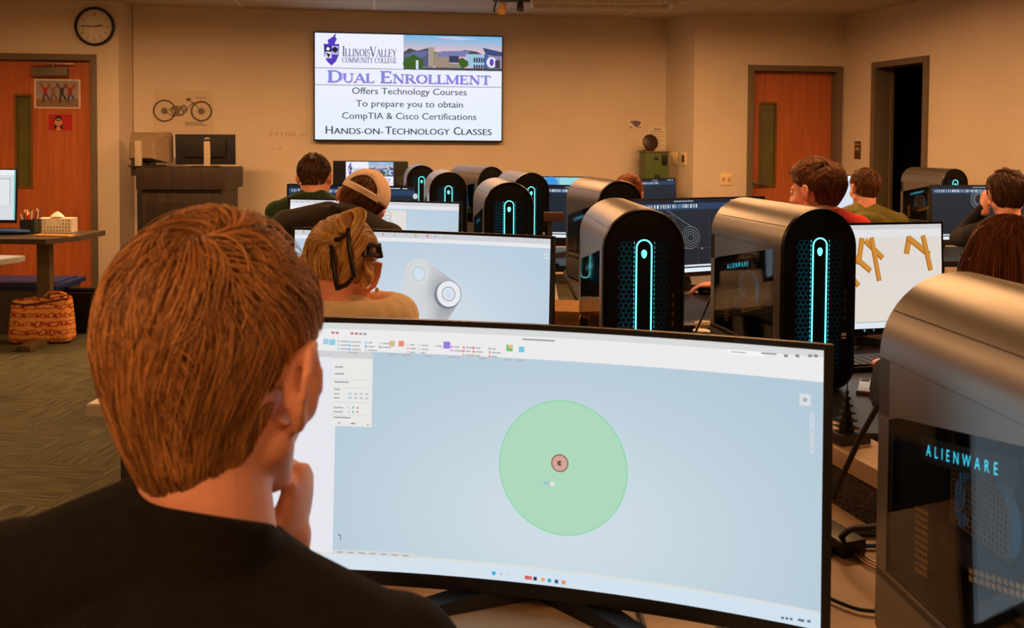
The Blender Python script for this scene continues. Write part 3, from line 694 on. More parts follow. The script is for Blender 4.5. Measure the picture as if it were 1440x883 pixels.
def tower(label, pos, az, group='desktop computer towers'):
    t = thing('computer_tower', label, 'computer tower', pos, R(-az), group)
    o = tower_section(); i = tower_section(.007); zs = TH_ - TWd / 2
    mb = MB()
    # shell band without the left wall: arch + right + bottom
    k0 = 0; n = len(o); zt = .392; x_ = -TWd / 2
    def band(y, rb0):
        outer = [(x_, zt)] + tower_section(0, rb0) + [(x_, .10)]; inner = [(x_ + .007, zt)] + tower_section(.007, rb0) + [(x_ + .007, .10)]
        return [Vector((a, y, b)) for a, b in outer] + [Vector((a, y, b)) for a, b in inner[::-1]]
    mb.loft([band(.006, .060), band(.05, .040), band(.10, .022), band(TL, .022)])
    for (ya, yb, za, zb) in ((.006, .045, .09, zt), (TL - .028, TL, .09, zt), (.045, TL - .028, .09, .105)):
        mb.box((x_ + .0035, (ya + yb) / 2, (za + zb) / 2), (.007, yb - ya, zb - za))
    fl_ = [(.045, .393), (TL, .393), (TL, .316), (TL - .03, .314), (TL - .05, .322)]
    vs = [(x, y, z) for x in (x_, x_ + .007) for y, z in fl_]; nf = len(fl_)
    mb.add(vs, [tuple(range(nf)), tuple(range(nf, 2 * nf))[::-1]] + [(k, (k + 1) % nf, (k + 1) % nf + nf, k + nf) for k in range(nf)])
    mb.add([(x, TL - .004, z) for x, z in i], [tuple(range(len(i)))])
    sh = mb.build('shell', SHELL, t, angle=30)
    # seam across the cover
    a = R(148); b_ = MB().tube([((TWd / 2 + .0004) * math.cos(a), y, zs + (TWd / 2 + .0004) * math.sin(a)) for y in (.012, TL - .004)], .0009, 6)
    b_.build('cover_seam', DGREY, sh)
    # front: rim, recessed black panel, grille, lights
    fr = MB(); q0 = [Vector((x, .006, z)) for x, z in tower_section()]; q1 = [Vector((x, -.004, z)) for x, z in tower_section(.003)]; q2 = [Vector((x, -.003, z)) for x, z in tower_section(.007)]; q3 = [Vector((x, .004, z)) for x, z in tower_section(.010)]
    fr.loft([q0, q1, q2, q3], cap=False); fr.build('front_rim', M('dark_rim', (34, 31, 30), .35, .4), t)
    fp = MB(); p0 = [Vector((x, .010, z)) for x, z in tower_section(.008)]; p1 = [Vector((x, .002, z)) for x, z in tower_section(.011)]; p2 = [Vector((x * .6, -.002, .255 + (z - .255) * .9)) for x, z in tower_section(.02)]
    fp.loft([p0, p1, p2]); front = fp.build('front_panel', M('front_black_panel', (10, 10, 12), .42, spec=.2), t)
    yq = -.0026
    def hexes(x0, x1, z0, z1, mat, nm):
        g = MB(); s = .0085; w = .0007; row = 0; z = z0
        while z < z1:
            x = x0 + (.5 * s * math.sqrt(3) if row % 2 else 0)
            while x < x1:
                pts = [(x + s * .92 * math.sin(PI / 3 * k), z + s * .92 * math.cos(PI / 3 * k)) for k in range(6)]
                pin = [(x + (s * .92 - 2 * w) * math.sin(PI / 3 * k), z + (s * .92 - 2 * w) * math.cos(PI / 3 * k)) for k in range(6)]
                g.add([(a, yq, b) for a, b in pts + pin], [(k, (k + 1) % 6, (k + 1) % 6 + 6, k + 6) for k in range(6)]); x += s * math.sqrt(3)
            z += 1.5 * s; row += 1
        return g.build(nm, mat, front, smooth=False)
    hexes(-.062, -.030, .07, .425, GRILLE_LIT, 'honeycomb_grille'); hexes(.034, .066, .07, .425, GRILLE_DIM, 'honeycomb_grille')
    for x, w in ((-.0265, .0018), (.0285, .0010)):
        d = MB()
        for z in np.arange(.08, .425, .0125): d.box((x, yq, z), (w, .001, .007))
        d.build('dashed_light', DASH, front, smooth=False)
    lp = [(.0205 * math.cos(a), yq - .001, .405 + .0205 * math.sin(a)) for a in np.linspace(0, PI, 17)] + [(-.0205, yq - .001, .25), (-.0205, yq - .001, .105)]
    lp += [(.0205 * math.cos(a), yq - .001, .105 + .0205 * math.sin(a)) for a in np.linspace(PI, 2 * PI, 17)] + [(.0205, yq - .001, .25), (.0205, yq - .001, .404)]
    MB().tube(lp, .0021, 8).build('light_loop', TEAL, front)
    al = [(0.0085 * math.sin(a) * (1.0 - .28 * (1 - math.cos(a - 0)) / 2), .388 + .0115 * math.cos(a)) for a in np.linspace(0, 2 * PI, 24, endpoint=False)]
    hd = MB(); xz(al, yq - .002, yq, hd); hd.build('power_badge', TEAL, front)
    pb = MB()
    for z in (.20, .225, .25, .275): pb.box((.080, .0, z), (.006, .006, .013), bev=.001)
    pb.build('port', M('port_metal', (92, 78, 60), .4, .6), front); MB().box((.078, .0005, .155), (.014, .004, .008)).box((.078, .0005, .145), (.014, .004, .004)).build('sticker', M('white_sticker', (190, 190, 196), .6), front)
    # inside: board, bulkhead, fan with wire guard, gold dots for light seen through perforations
    ins = MB().box((.09, .24, .25), (.006, .44, .40)).box((0, .24, .385), (.18, .43, .006)).box((-.02, .24, .095), (.16, .43, .006)).box((.03, .04, .24), (.13, .006, .29))
    inner_ = ins.build('interior', INNER, t)
    fy, fz, fx = .318, .236, -.050
    fan = MB(); mt = Matrix.Translation((fx, fy, fz)) @ Matrix.Rotation(R(-90), 4, 'Y')
    def lath(mb, prof, n=36, cap=True):
        k = len(mb.v); mb.lathe(prof, n=n, cap=cap); mb.v[k:] = [tuple(mt @ Vector(v)) for v in mb.v[k:]]
    lath(fan, [(.0, -.005), (.022, -.005), (.024, .0), (.024, .012), (.020, .015), (.0, .015)])
    for k in range(9):
        a = 2 * PI * k / 9; pts = []
        for r_ in (.022, .036, .052):
            for s_, dz in ((-.16, -.004), (.34, .009)):
                pts.append(mt @ Vector((r_ * math.cos(a + s_ + r_ * 4), r_ * math.sin(a + s_ + r_ * 4), dz)))
        fan.add(pts, [(0, 1, 3, 2), (2, 3, 5, 4)])
    fan_o = fan.build('cooling_fan', M('fan_blades', (38, 40, 46), .35), t)
    rg = MB(); lath(rg, [(.0555, .0), (.0555, .012), (.0585, .012), (.0585, .0), (.0555, .0)], cap=False); rg.build('fan_ring', M_emit('fan_ring_glow', (10, 62, 84), 1.0), fan_o)
    gd = MB()
    for k in np.linspace(-.062, .062, 17): gd.box((fx - .014, fy + k, fz), (.0012, .0012, .124)).box((fx - .015, fy, fz + k), (.0012, .124, .0012))
    gd.build('wire_guard', M('brass_wire_mesh', (196, 160, 100), .4, .7), fan_o)
    gp = MB().box((-.03, .23, .185), (.10, .30, .035), bev=.006); gp.build('graphics_card', M('card_shroud', (34, 32, 32), .45), t)
    ct = MB()
    for k in range(12):
        for j in range(2): ct.box((-.090, .17 + k * .011, .195 - j * .009 + (.235 - .17 - k * .011) * .28), (.002, .007, .006))
    ct.build('perforation_dots', GOLD, t, smooth=False); ct = MB()
    for k in range(10):
        for j in range(4): ct.box((-.088, .395 + j * .008, .125 + k * .009 - j * .001), (.002, .0045, .005))
    ct.build('vent_grid', GOLD, t, smooth=False)
    cb = MB().tube([(.05, .44, .30), (-.03, .40, .22), (-.04, .30, .15), (-.02, .18, .13), (.03, .10, .12)], .003)
    cb.tube([(.05, .43, .20), (-.02, .38, .14), (-.03, .25, .12), (.02, .12, .15)], .0025); cb.build('inner_cable', BLACK, t)
    lg = MB(); vs, fs = text_mesh('ALIENWARE'); x1 = max(v[0] for v in vs); sc = .17 / x1 * .80
    # letters spread wide: one glyph at a time
    u = 0.0
    for ch in 'ALIENWARE':
        vv, ff = text_mesh(ch); w = max(v[0] for v in vv); s_ = .0205; lg.add([(-.1070, .366 - u - a * s_ * .8, .293 + b * s_ + (u + a * s_ * .8) * .19) for a, b in vv], ff); u += w * s_ * .8 + .0075
    lg.build('lettering', TEAL2, t, smooth=False)
    MB().box((-.1040, .282, .316), (.004, .2, .03), Matrix.Rotation(R(-10.8), 3, 'X')).build('lettering_bar', INNER, t)
    MB().box((-TWd / 2 + .002, (.045 + TL - .028) / 2, (.105 + zt) / 2), (.003, TL - .028 - .045, zt - .105)).build('side_window', M_glass(), t)
    for y in (.05, TL - .06): MB().box((0, y, .006), (.14, .05, .012), bev=.003).build('foot_pad', BLACK, t)
    return t
DESK = 0.735
def tower_copy(src, label, pos, az):
    c = src.copy(); C.objects.link(c); c['label'] = label; place(c, pos, R(-az))
    for ch in list(src.children):
        d = ch.copy(); C.objects.link(d); d.parent = c
        for g in ch.children:
            e = g.copy(); C.objects.link(e); e.parent = d
    return c
T1 = tower('computer tower behind the blond boy\'s screen, left of the two with lit fronts', (.355, 2.47, DESK), -3)
TOWERS = [
 ('computer tower closest to the camera, cut off by the right edge', (.664, .80), -5),
 ('computer tower with lit front and see-through side, left of the orange-sticks screen', (.852, 2.55), -11),
 ('computer tower right of the blond woman\'s row, in front of the other rear towers', (-.012, 4.08), -8),
 ('computer tower just right of the capped boy\'s screen, second from the left', (-.372, 5.42), -9),
 ('smallest lit computer tower, right of the monitor repeating the slide', (-.67, 6.85), -9),
 ('computer tower turned sideways, behind the second from the left', (-.145, 6.62), -30),
 ('computer tower standing left of the dark monitor with a light blue strip behind', (.112, 5.38), -13),
 ('computer tower left of the dark drawing monitor, in front of the reddish-haired head', (.505, 4.30), -14),
 ('computer tower against the right wall beside the dark doorway', (3.31, 6.90), -13),
]
for lb, (x, y), az in TOWERS: tower_copy(T1, lb, (x, y, DESK), az)

# ------------------------------------------------------------------ monitors
BEZEL = M('black_monitor_bezel', (12, 12, 14), 0.38)
class Mon: pass
def monitor(label, x, d, yaw, draw, ztop=1.165, W=.815, H=.366, curve=1.8, tilt=3.0, zb=DESK, group='monitors on the desks', name='monitor', logo=False, lean=0):
    t = thing(name, label, 'monitor', (x, d, zb), R(yaw), group)
    zc = ztop - zb - H / 2
    N_ = 24; mb = MB(); rings = []
    for i in range(N_ + 1):
        xx = -W / 2 + W * i / N_; y = -(curve - math.sqrt(curve ** 2 - xx ** 2)) if curve else 0
        bulge = .018 + .03 * max(0, 1 - (abs(xx) / (W * .42)) ** 2)
        rings.append([Vector((xx, y, -H / 2)), Vector((xx, y, H / 2)), Vector((xx, y + .012, H / 2)), Vector((xx, y + bulge, H * .3)), Vector((xx, y + bulge, -H * .3)), Vector((xx, y + .012, -H / 2))])
    mb.loft(rings); pn = mb.build('display_panel', BEZEL, t, angle=40); pn.location = (0, 0, zc); pn.rotation_euler = (R(-tilt), 0, 0)
    sw, sh = W - .018, H - .030
    cv = Canvas(sw, sh, curve, .025)
    m = Mon(); m.t = t; m.cv = cv
    loc = Matrix.Translation((x, d, zb)) @ Matrix.Rotation(R(yaw), 4, 'Z') @ Matrix.Translation((0, 0, zc)) @ Matrix.Rotation(R(-tilt), 4, 'X') @ Matrix.Translation((0, -.0008, .007))
    inv = loc.inverted()
    def uv(px, py):
        o = inv @ EYE; r = inv.to_3x3() @ ray(px, py); y = 0
        for _ in range(6):
            k = (y - o.y) / r.y; p = o + r * k; y = -(curve - math.sqrt(max(.01, curve ** 2 - p.x ** 2))) if curve else 0
        s_ = curve * math.asin(max(-.99, min(.99, p.x / curve))) if curve else p.x
        return (s_ / sw + .5, p.z / sh + .5)
    m.uv = uv
    draw(m, cv); cv.build('screen', pn, True, (0, -.0008, .007))
    if logo:
        lb = MB(); u = -.062
        for ch in 'ALIENWARE':
            vv, ff = text_mesh(ch); s_ = .012; lb.add([(u + a * s_, -.0012, -H / 2 + .0065 + b * s_) for a, b in vv], ff); u += max(v[0] for v in vv) * s_ + .0055
        lb.build('lettering', M('grey_lettering', (52, 52, 54), .5), pn, smooth=False)
    # stand: neck behind, hub and two splayed feet in front, one rear foot
    nk = MB().loft([[Vector((sx * a, .075 + sy * b, z)) for sx, sy in ((-1, -1), (1, -1), (1, 1), (-1, 1))] for z, a, b in ((.012, .05, .03), (.08, .032, .022), (zc * .7, .028, .02), (zc + .05, .028, .018))])
    nk.box((0, .055, zc), (.10, .03, .09), bev=.006); nk.build('stand_neck', DGREY, t)
    ft = MB()
    for s in (-1, 1):
        a = Vector((0, .07, .012)); b = Vector((s * .235, -.115, .007)); q = (b - a).normalized(); n = Vector((-q.y, q.x, 0))
        ft.loft([[p + n * w, p - n * w, p - n * w * .8 + Vector((0, 0, h)), p + n * w * .8 + Vector((0, 0, h))] for p, w, h in ((a + Vector((0, 0, -.012)), .034, .028), (a.lerp(b, .5) + Vector((0, 0, -.009)), .022, .018), (b + Vector((0, 0, -.007)), .012, .010))])
    ft.box((0, .10, .011), (.09, .12, .022), bev=.006); ft.build('stand_foot', BLACK, t)
    return m
WHITE = (238, 238, 240)
def bluebg(cv, a=(196, 214, 230), b=(178, 200, 218), c=(206, 220, 230)):
    def g(u, v):
        k = math.exp(-((u - .55) ** 2 * 5 + (v - .25) ** 2 * 3)); e = max(0, min(1, (v - .2)))
        return tuple((b[i] * (1 - e * .35) + a[i] * e * .35) * (1 - k) + c[i] * k for i in range(3))
    return g
def icons(cv, u0, u1, v, cols, s=.006, seed=1, lines=True):
    r = random.Random(seed); u = u0; k = 0
    while u < u1:
        c = cols[k % len(cols)]; k += 1; hs = s * r.uniform(.7, 1.2)
        cv.rect(u, v - hs / cv.h, u + 1.6 * hs / cv.w, v + hs / cv.h, c)
        if lines: cv.rect(u + 2.4 * hs / cv.w, v - hs * .35 / cv.h, u + r.uniform(4, 7) * hs / cv.w, v + hs * .15 / cv.h, (200, 202, 206))
        u += r.uniform(6, 9.5) * s / cv.w
def draw_boy(m, cv):
    U = m.uv
    cv.rect(0, 0, 1, 1, lambda u, v: (226 - 8 * u, 229 - 6 * u, 236 - 4 * u))
    def vat(px, py): return U(px, py)[1]
    v_rib = (vat(520, 500) + vat(1000, 517)) / 2; v_bar = (vat(600, 778) + vat(1000, 838)) / 2; ub = U(471, 620)[0]
    v_top = (vat(760, 477) + vat(1100, 494)) / 2
    cv.rect(ub, v_bar, 1, v_rib, bluebg(cv, (184, 203, 220), (172, 196, 212), (206, 220, 228)))
    cv.rect(0, v_top, 1, 1, (214, 217, 216)); cv.rect(0, v_rib, 1, v_top, (236, 235, 236)); cv.rect(0, .0, ub, v_rib - .012, (230, 230, 238))
    cv.rect(0, v_rib - .026, U(523, 500)[0], v_rib, (206, 208, 210))
    # taskbar and status line
    v_t = (vat(700, 792) + vat(1000, 846)) / 2
    cv.rect(0, v_t + .012, 1, v_bar, (222, 220, 216)); cv.rect(0, 0, 1, v_t + .012, lambda u, v: (214 - 6 * u, 226, 238)); cv.rect(ub, v_bar - .004, U(585, 770)[0], v_bar + .014, (212, 214, 216))
    for k in range(7): cv.rect(ub + .008 + k * .021, v_bar + .002, ub + .020 + k * .021, v_bar + .006, (150, 154, 158))
    # side panel
    a = U(468, 515); b = U(523, 600)
    cv.rect(a[0], b[1], b[0], v_rib - .004, (232, 232, 230)); cv.rect(a[0], v_rib - .028, b[0], v_rib - .004, (208, 210, 212))
    pw = b[0] - a[0]; ph = v_rib - .028 - b[1]
    for v, w in ((.86, .3), (.76, .34), (.64, .5), (.53, .2), (.12, .6)): cv.rect(a[0] + pw * .06, b[1] + ph * v, a[0] + pw * (.06 + w * .7), b[1] + ph * (v + .018), (150, 150, 152))
    for v in (.69, .57, .36, .17): cv.rect(a[0], b[1] + ph * v - .002, b[0], b[1] + ph * v, (210, 210, 210))
    for v in (.47, .41):
        cv.rect(a[0] + pw * .06, b[1] + ph * v, a[0] + pw * .2, b[1] + ph * (v + .015), (150, 150, 152))
        for k in range(4): cv.rect(a[0] + pw * (.42 + k * .14), b[1] + ph * v, a[0] + pw * (.5 + k * .14), b[1] + ph * (v + .03), (170, 206, 220) if k == 0 else (196, 198, 200))
    for v in (.27, .21):
        cv.rect(a[0] + pw * .06, b[1] + ph * v, a[0] + pw * .3, b[1] + ph * (v + .015), (150, 150, 152))
        for k, c in enumerate(((190, 200, 205), (90, 190, 140), (224, 110, 96))): cv.rect(a[0] + pw * (.42 + k * .11), b[1] + ph * v, a[0] + pw * (.46 + k * .11), b[1] + ph * (v + .03), c)
    cv.rect(a[0] + pw * .2, b[1] + ph * .04, a[0] + pw * .23, b[1] + ph * .07, (140, 140, 142)); cv.rect(a[0] + pw * .5, b[1] + ph * .045, a[0] + pw * .62, b[1] + ph * .065, (140, 140, 142)); cv.rect(a[0] + pw * .9, b[1] + ph * .03, a[0] + pw * .95, b[1] + ph * .06, (224, 180, 90))
    # ribbon icons, placed where the picture shows them
    for px, py, c, s in ((460, 479, (160, 206, 224), .0042), (469, 480, (140, 206, 222), .0045), (553, 482, (214, 186, 140), .0042), (566, 482, (236, 136, 124), .0042), (630, 484, (150, 126, 222), .0052), (718, 488, (120, 190, 120), .0048), (735, 490, (120, 200, 222), .0042), (719, 486, (238, 190, 120), .0026)):
        u, v = U(px, py); cv.rect(u - s / cv.w, v - s / cv.h, u + s / cv.w, v + s / cv.h, c)
    r = random.Random(5)
    for px, cols in ((478, ((150, 200, 214),) * 3), (494, ((90, 200, 210), (70, 150, 220), (70, 150, 220))), (517, ((110, 180, 230), (60, 130, 200), (190, 196, 204))), (537, ((196, 200, 204), (120, 120, 126))), (576, ((238, 200, 200), (238, 140, 150), (240, 170, 180))), (592, ((200, 214, 224),) * 3), (614, ((190, 210, 220),)), (638, ((196, 92, 200), (214, 120, 200))), (655, ((226, 80, 76), (226, 90, 76), (226, 140, 96))), (669, ((210, 70, 86), (196, 80, 86), (214, 130, 120))), (692, ((130, 160, 170), (214, 110, 96), (216, 100, 96)))):
        for k, c in enumerate(cols):
            c = tuple(x * .62 + 232 * .38 for x in c)
            u, v = U(px, 478.5 + (px - 478) * .043 + k * 5.2); s = .0017
            cv.rect(u - s / cv.w, v - s / cv.h, u + s / cv.w, v + s / cv.h, c); w = r.uniform(.006, .014)
            cv.rect(u + 2 * s / cv.w, v - .001 / cv.h, u + (2 * s + w) / cv.w, v + .001 / cv.h, (176, 178, 182))
    for px, w in ((500, .014), (555, .012), (575, .016), (606, .01), (642, .018), (682, .012), (718, .012), (735, .01)):
        u, v = U(px, 493 + (px - 500) * .045); cv.rect(u - w / 2 / cv.w, v - .001 / cv.h, u + w / 2 / cv.w, v + .001 / cv.h, (178, 180, 184))
    for px in (472, 478, 499, 505, 511, 517): u, v = U(px, 465 + (px - 470) * .04); cv.rect(u - .002 / cv.w, v - .0016 / cv.h, u + .0025 / cv.w, v + .0016 / cv.h, (190, 110, 106) if px < 506 else (150, 152, 156))
    u, v = U(765, 475.5); cv.rect(u - .028 / cv.w, v - .001 / cv.h, u + .02 / cv.w, v + .0012 / cv.h, (150, 150, 146))
    u, v = U(1052, 493); cv.rect(u - .024 / cv.w, v - .003 / cv.h, u + .024 / cv.w, v + .003 / cv.h, (246, 246, 246)); cv.rect(u - .02 / cv.w, v - .001 / cv.h, u + .0 / cv.w, v + .001 / cv.h, (190, 190, 188))
    u, v = U(1084, 494); cv.rect(u - .01 / cv.w, v - .001 / cv.h, u + .01 / cv.w, v + .001 / cv.h, (150, 152, 150))
    for px in (1108, 1124, 1142, 1150): u, v = U(px, 497); cv.rect(u - .0025 / cv.w, v - .0018 / cv.h, u + .0025 / cv.w, v + .0018 / cv.h, (130, 136, 146))
    # the green disc with its small hub
    c = U(795, 652); L_ = U(705, 640); R_ = U(885, 660); T = U(780, 557); B = U(803, 746)
    rx = (R_[0] - L_[0]) / 2 * cv.w; ry = (T[1] - B[1]) / 2 * cv.h
    def ell(u, v, k, col): cv.poly([(u + k * rx * math.cos(q * PI / 36) / cv.w, v + k * ry * math.sin(q * PI / 36) / cv.h) for q in range(72)], col)
    ell(c[0], c[1], 1.0, (128, 214, 160)); ell(c[0], c[1], .985, (174, 217, 190))
    h_ = U(791, 645.5); hr = rx * .136
    cv.disc(h_[0], h_[1], hr, (140, 92, 64)); cv.disc(h_[0], h_[1], hr * .86, (210, 164, 152)); cv.disc(h_[0], h_[1], hr * .3, (112, 82, 80)); cv.disc(h_[0] + .003 / cv.w, h_[1], hr * .14, (214, 160, 150))
    u, v = U(774, 673); cv.rect(u - .006 / cv.w, v - .002 / cv.h, u + .003 / cv.w, v + .002 / cv.h, (150, 196, 214)); cv.rect(u + .004 / cv.w, v - .003 / cv.h, u + .010 / cv.w, v + .003 / cv.h, (232, 228, 214))
    # view cube and side tools, axes
    u, v = U(1135, 557.5); cv.rect(u - .0072 / cv.w, v - .0078 / cv.h, u + .0072 / cv.w, v + .0078 / cv.h, (214, 220, 224)); cv.disc(u, v, .0028, (160, 172, 180))
    a = U(1142, 575); b = U(1149.5, 633); cv.rect(a[0], b[1], b[0] - .002, a[1], (202, 212, 222))
    for k in range(4): cv.rect(a[0] + .003, b[1] + (a[1] - b[1]) * (.1 + .22 * k), b[0] - .005, b[1] + (a[1] - b[1]) * (.17 + .22 * k), (170, 186, 200))
    u, v = U(484, 748); cv.line([(u - .004 / cv.w, v + .004 / cv.h), (u, v + .004 / cv.h), (u, v - .004 / cv.h)], .0012, (76, 84, 100))
    # taskbar icons
    for k, cc in enumerate(((34, 166, 222), (150, 170, 190), (200, 206, 214), (224, 92, 76), (226, 100, 96), (44, 48, 60), (236, 170, 80), (60, 164, 180), (40, 84, 140), (226, 140, 60))):
        px = (699, 709, 718, 745, 750, 757, 768, 777, 787, 797)[k]; u, v = U(px, 797 + (px - 699) * .125); s = .0026 if k not in (1, 2) else .0012
        cv.rect(u - s / cv.w, v - s / cv.h, u + s / cv.w, v + s / cv.h, cc)
    for px, s in ((1104, .0018), (1110, .0018), (1116, .0018), (1130, .004), (1141, .0022)): u, v = U(px, 858 + (px - 1104) * .12); cv.rect(u - s / cv.w, v - .0016 / cv.h, u + s / cv.w, v + .0016 / cv.h, (96, 110, 126))
def draw_girl(m, cv):
    U = m.uv; cv.rect(0, 0, 1, 1, bluebg(cv)); v0 = U(620, 342)[1]; v1 = (U(660, 328)[1] + 1) / 2
    cv.rect(0, v0, 1, 1, (230, 232, 236)); cv.rect(0, .955, 1, 1, (206, 208, 214)); icons(cv, .03, .6, v0 + .06, [(214, 150, 140), (160, 190, 214), (190, 196, 204), (206, 180, 130)], .004, 3)
    # link plate drawn as a rounded triangle with two bosses
    c1 = U(590, 385); c2 = U(632, 413); c3 = U(600, 470); W_, H_ = cv.w, cv.h
    def hull(pts, col):
        pts = sorted(set(pts)); lo, up = [], []
        for p in pts:
            while len(lo) > 1 and (lo[-1][0] - lo[-2][0]) * (p[1] - lo[-2][1]) - (lo[-1][1] - lo[-2][1]) * (p[0] - lo[-2][0]) <= 0: lo.pop()
            lo.append(p)
        for p in reversed(pts):
            while len(up) > 1 and (up[-1][0] - up[-2][0]) * (p[1] - up[-2][1]) - (up[-1][1] - up[-2][1]) * (p[0] - up[-2][0]) <= 0: up.pop()
            up.append(p)
        cv.poly(lo[:-1] + up[:-1], col)
    def ring(c, r): return [(c[0] + r * math.cos(q * PI / 16) / W_, c[1] + r * math.sin(q * PI / 16) / H_) for q in range(32)]
    def plate_col(u, v):
        d = ((u - c2[0]) * W_) ** 2 + ((v - c2[1]) * H_) ** 2; k = math.exp(-d / .0022); return tuple(210 * (1 - k) + 120 * k + a for a in (0, 3, 8))
    hull(ring(c1, .046) + ring(c2, .040) + ring((c3[0] - .04, c3[1] - .05), .05), plate_col)
    cv.disc(c1[0], c1[1], .030, (214, 220, 214)); cv.disc(c1[0], c1[1], .024, (200, 210, 212)); cv.disc(c1[0], c1[1], .017, (206, 224, 240))
    cv.disc(c2[0] - .006, c2[1] - .012, .040, (122, 128, 138)); cv.disc(c2[0], c2[1], .037, (232, 234, 240)); cv.disc(c2[0], c2[1], .022, (178, 184, 194)); cv.disc(c2[0], c2[1], .018, (222, 226, 232)); cv.disc(c2[0], c2[1], .010, (202, 220, 238))
    u, v = U(769, 360); cv.rect(u - .007 / W_, v - .007 / H_, u + .007 / W_, v + .007 / H_, (212, 222, 232)); cv.disc(u, v, .003, (170, 184, 196))
def draw_cap(m, cv):
    U = m.uv; cv.rect(0, 0, 1, 1, bluebg(cv)); v0 = U(600, 295)[1]; cv.rect(0, v0, 1, 1, (228, 228, 234)); cv.rect(0, .96, 1, 1, (208, 208, 214))
    a = U(571, 300)[0]; cv.rect(0, 0, a, v0 - .02, (226, 222, 218)); cv.rect(0, 0, U(480, 300)[0], v0, (238, 240, 244))
    icons(cv, .03, .4, v0 + .06, [(230, 170, 140), (160, 190, 214), (190, 196, 204)], .004, 8)
    u, v = U(545, 310)
    for q in (.0, .05, .1): cv.disc(u, v + q - .03, .02, (200, 196, 194), r_in=.014)
DARK = (30, 40, 52); RIB = (42, 66, 96)
def cad_dark(cv, seed=2, bar=True):
    cv.rect(0, 0, 1, 1, lambda u, v: (29 + 5 * v, 37 + 7 * v, 46 + 9 * v)); cv.rect(0, .86, 1, 1, RIB); cv.rect(0, .95, 1, 1, (26, 34, 48))
    r = random.Random(seed); u = .02
    while u < .55:
        s = r.uniform(.006, .014); cv.rect(u, .885, u + s, .935, r.choice([(150, 170, 190), (196, 204, 212), (100, 140, 180), (210, 216, 220)])); u += s + r.uniform(.003, .012)
    cv.rect(.38, .97, .52, .985, (150, 160, 172)); cv.rect(.78, .97, .88, .985, (190, 196, 204)); cv.rect(.9, .97, .94, .985, (190, 196, 204))
    if bar:
        cv.rect(0, .0, 1, .055, (226, 238, 246)); cv.rect(0, .055, 1, .075, (30, 40, 52)); cv.rect(0, .075, 1, .10, (214, 222, 228))
def draw_green(m, cv):
    cad_dark(cv, 4); cv.rect(.5, 0, .9, .55, (66, 96, 130)); u, v = m.uv(585, 276); cv.disc(u, v, .016, (196, 206, 216)); cv.disc(u, v - .16, .012, (180, 190, 200))
    for k in range(3): cv.rect(0, .62 - k * .13, 1, .66 - k * .13, (54, 82, 116))
def draw_lines(m, cv):
    cad_dark(cv, 6); U = m.uv; LN = (150, 156, 150)
    c = U(970, 334)
    for r in (.052, .040, .029, .018): cv.disc(c[0], c[1], r, LN, r_in=r - .0014)
    c2 = U(946, 326); cv.disc(c2[0], c2[1], .035, LN, r_in=.0335)
    cv.line([U(936, 295), U(972, 319)], .0014, LN); cv.line([U(932, 350), U(965, 349)], .0014, LN)
    for px in (981, 996): cv.line([U(px, 298), U(px, 372)], .001, (96, 66, 56))
    cv.line([U(955, 348), U(1003, 348)], .001, (120, 80, 62)); u, v = U(986, 349); cv.disc(u, v, .004, (180, 150, 130)); cv.line([U(935, 303), U(944, 303), U(948, 312)], .0014, (130, 110, 96))
def draw_sketch(m, cv):
    cad_dark(cv, 9); U = m.uv; LN = (150, 160, 162); c = U(1376, 280)
    for r in (.060, .045, .034): cv.disc(c[0], c[1], r, LN, r_in=r - .003)
    c2 = U(1388, 287); cv.disc(c2[0], c2[1], .028, LN, r_in=.025); cv.line([U(1370, 292), U(1385, 296)], .003, LN); cv.line([U(1381, 268), U(1400, 280)], .003, LN)
    a = U(1361, 307); b = U(1382, 323); 
    for q in ((a[0], b[1], b[0], b[1] + .01), (a[0], a[1] - .01, b[0], a[1]), (a[0], b[1], a[0] + .006, a[1])): cv.rect(min(q[0], q[2]), min(q[1], q[3]), max(q[0], q[2]), max(q[1], q[3]), (70, 130, 110))
def draw_sticks(m, cv):
    U = m.uv; cv.rect(0, 0, 1, 1, lambda u, v: (226 - 4 * v, 220 - 4 * v, 210)); vr = U(1300, 332)[1]; cv.rect(0, vr, 1, 1, (228, 226, 226)); cv.rect(0, .955, 1, 1, (208, 206, 208)); cv.rect(0, 0, 1, .055, (222, 232, 240)); cv.rect(0, .055, 1, .066, (190, 190, 190))
    ST = (206, 138, 56); SH = (174, 108, 40)
    def st(p, q, w, col=ST):
        a, b = U(*p), U(*q); cv.line([a, b], w, SH); cv.line([(a[0] + .003, a[1] + .004), (b[0] + .003, b[1] + .004)], w * .72, col)
    st((1212, 335), (1207, 372), .020); st((1195, 356), (1224, 381), .020); st((1216, 338), (1241, 363), .020); st((1225, 334), (1236, 395), .019); st((1198, 390), (1207, 402), .018)
    st((1278, 333), (1274, 357), .022); st((1276, 334), (1306, 358), .022); st((1297, 331), (1308, 380), .020)
    for px, c in ((1215, (120, 180, 210)), (1228, (110, 120, 140))): u, v = U(px, 465 - (px - 1207) * .06); cv.rect(u - .004, v - .01, u + .004, v + .01, c)
def draw_white(m, cv):
    cv.rect(0, 0, 1, 1, lambda u, v: (214, 224, 236)); cv.rect(0, .88, 1, 1, (240, 242, 246)); cv.line([(.05, .62), (.45, .35)], .004, (150, 160, 176))
def draw_leftdesk(m, cv):
    cv.rect(0, 0, 1, 1, (214, 220, 226)); cv.rect(0, .9, 1, 1, (236, 238, 242)); cv.rect(.8, .3, .94, .82, (226, 230, 234)); cv.line([(.8, .82), (.94, .82), (.94, .3)], .003, (120, 126, 134)); cv.rect(.985, 0, 1, 1, (96, 206, 204))
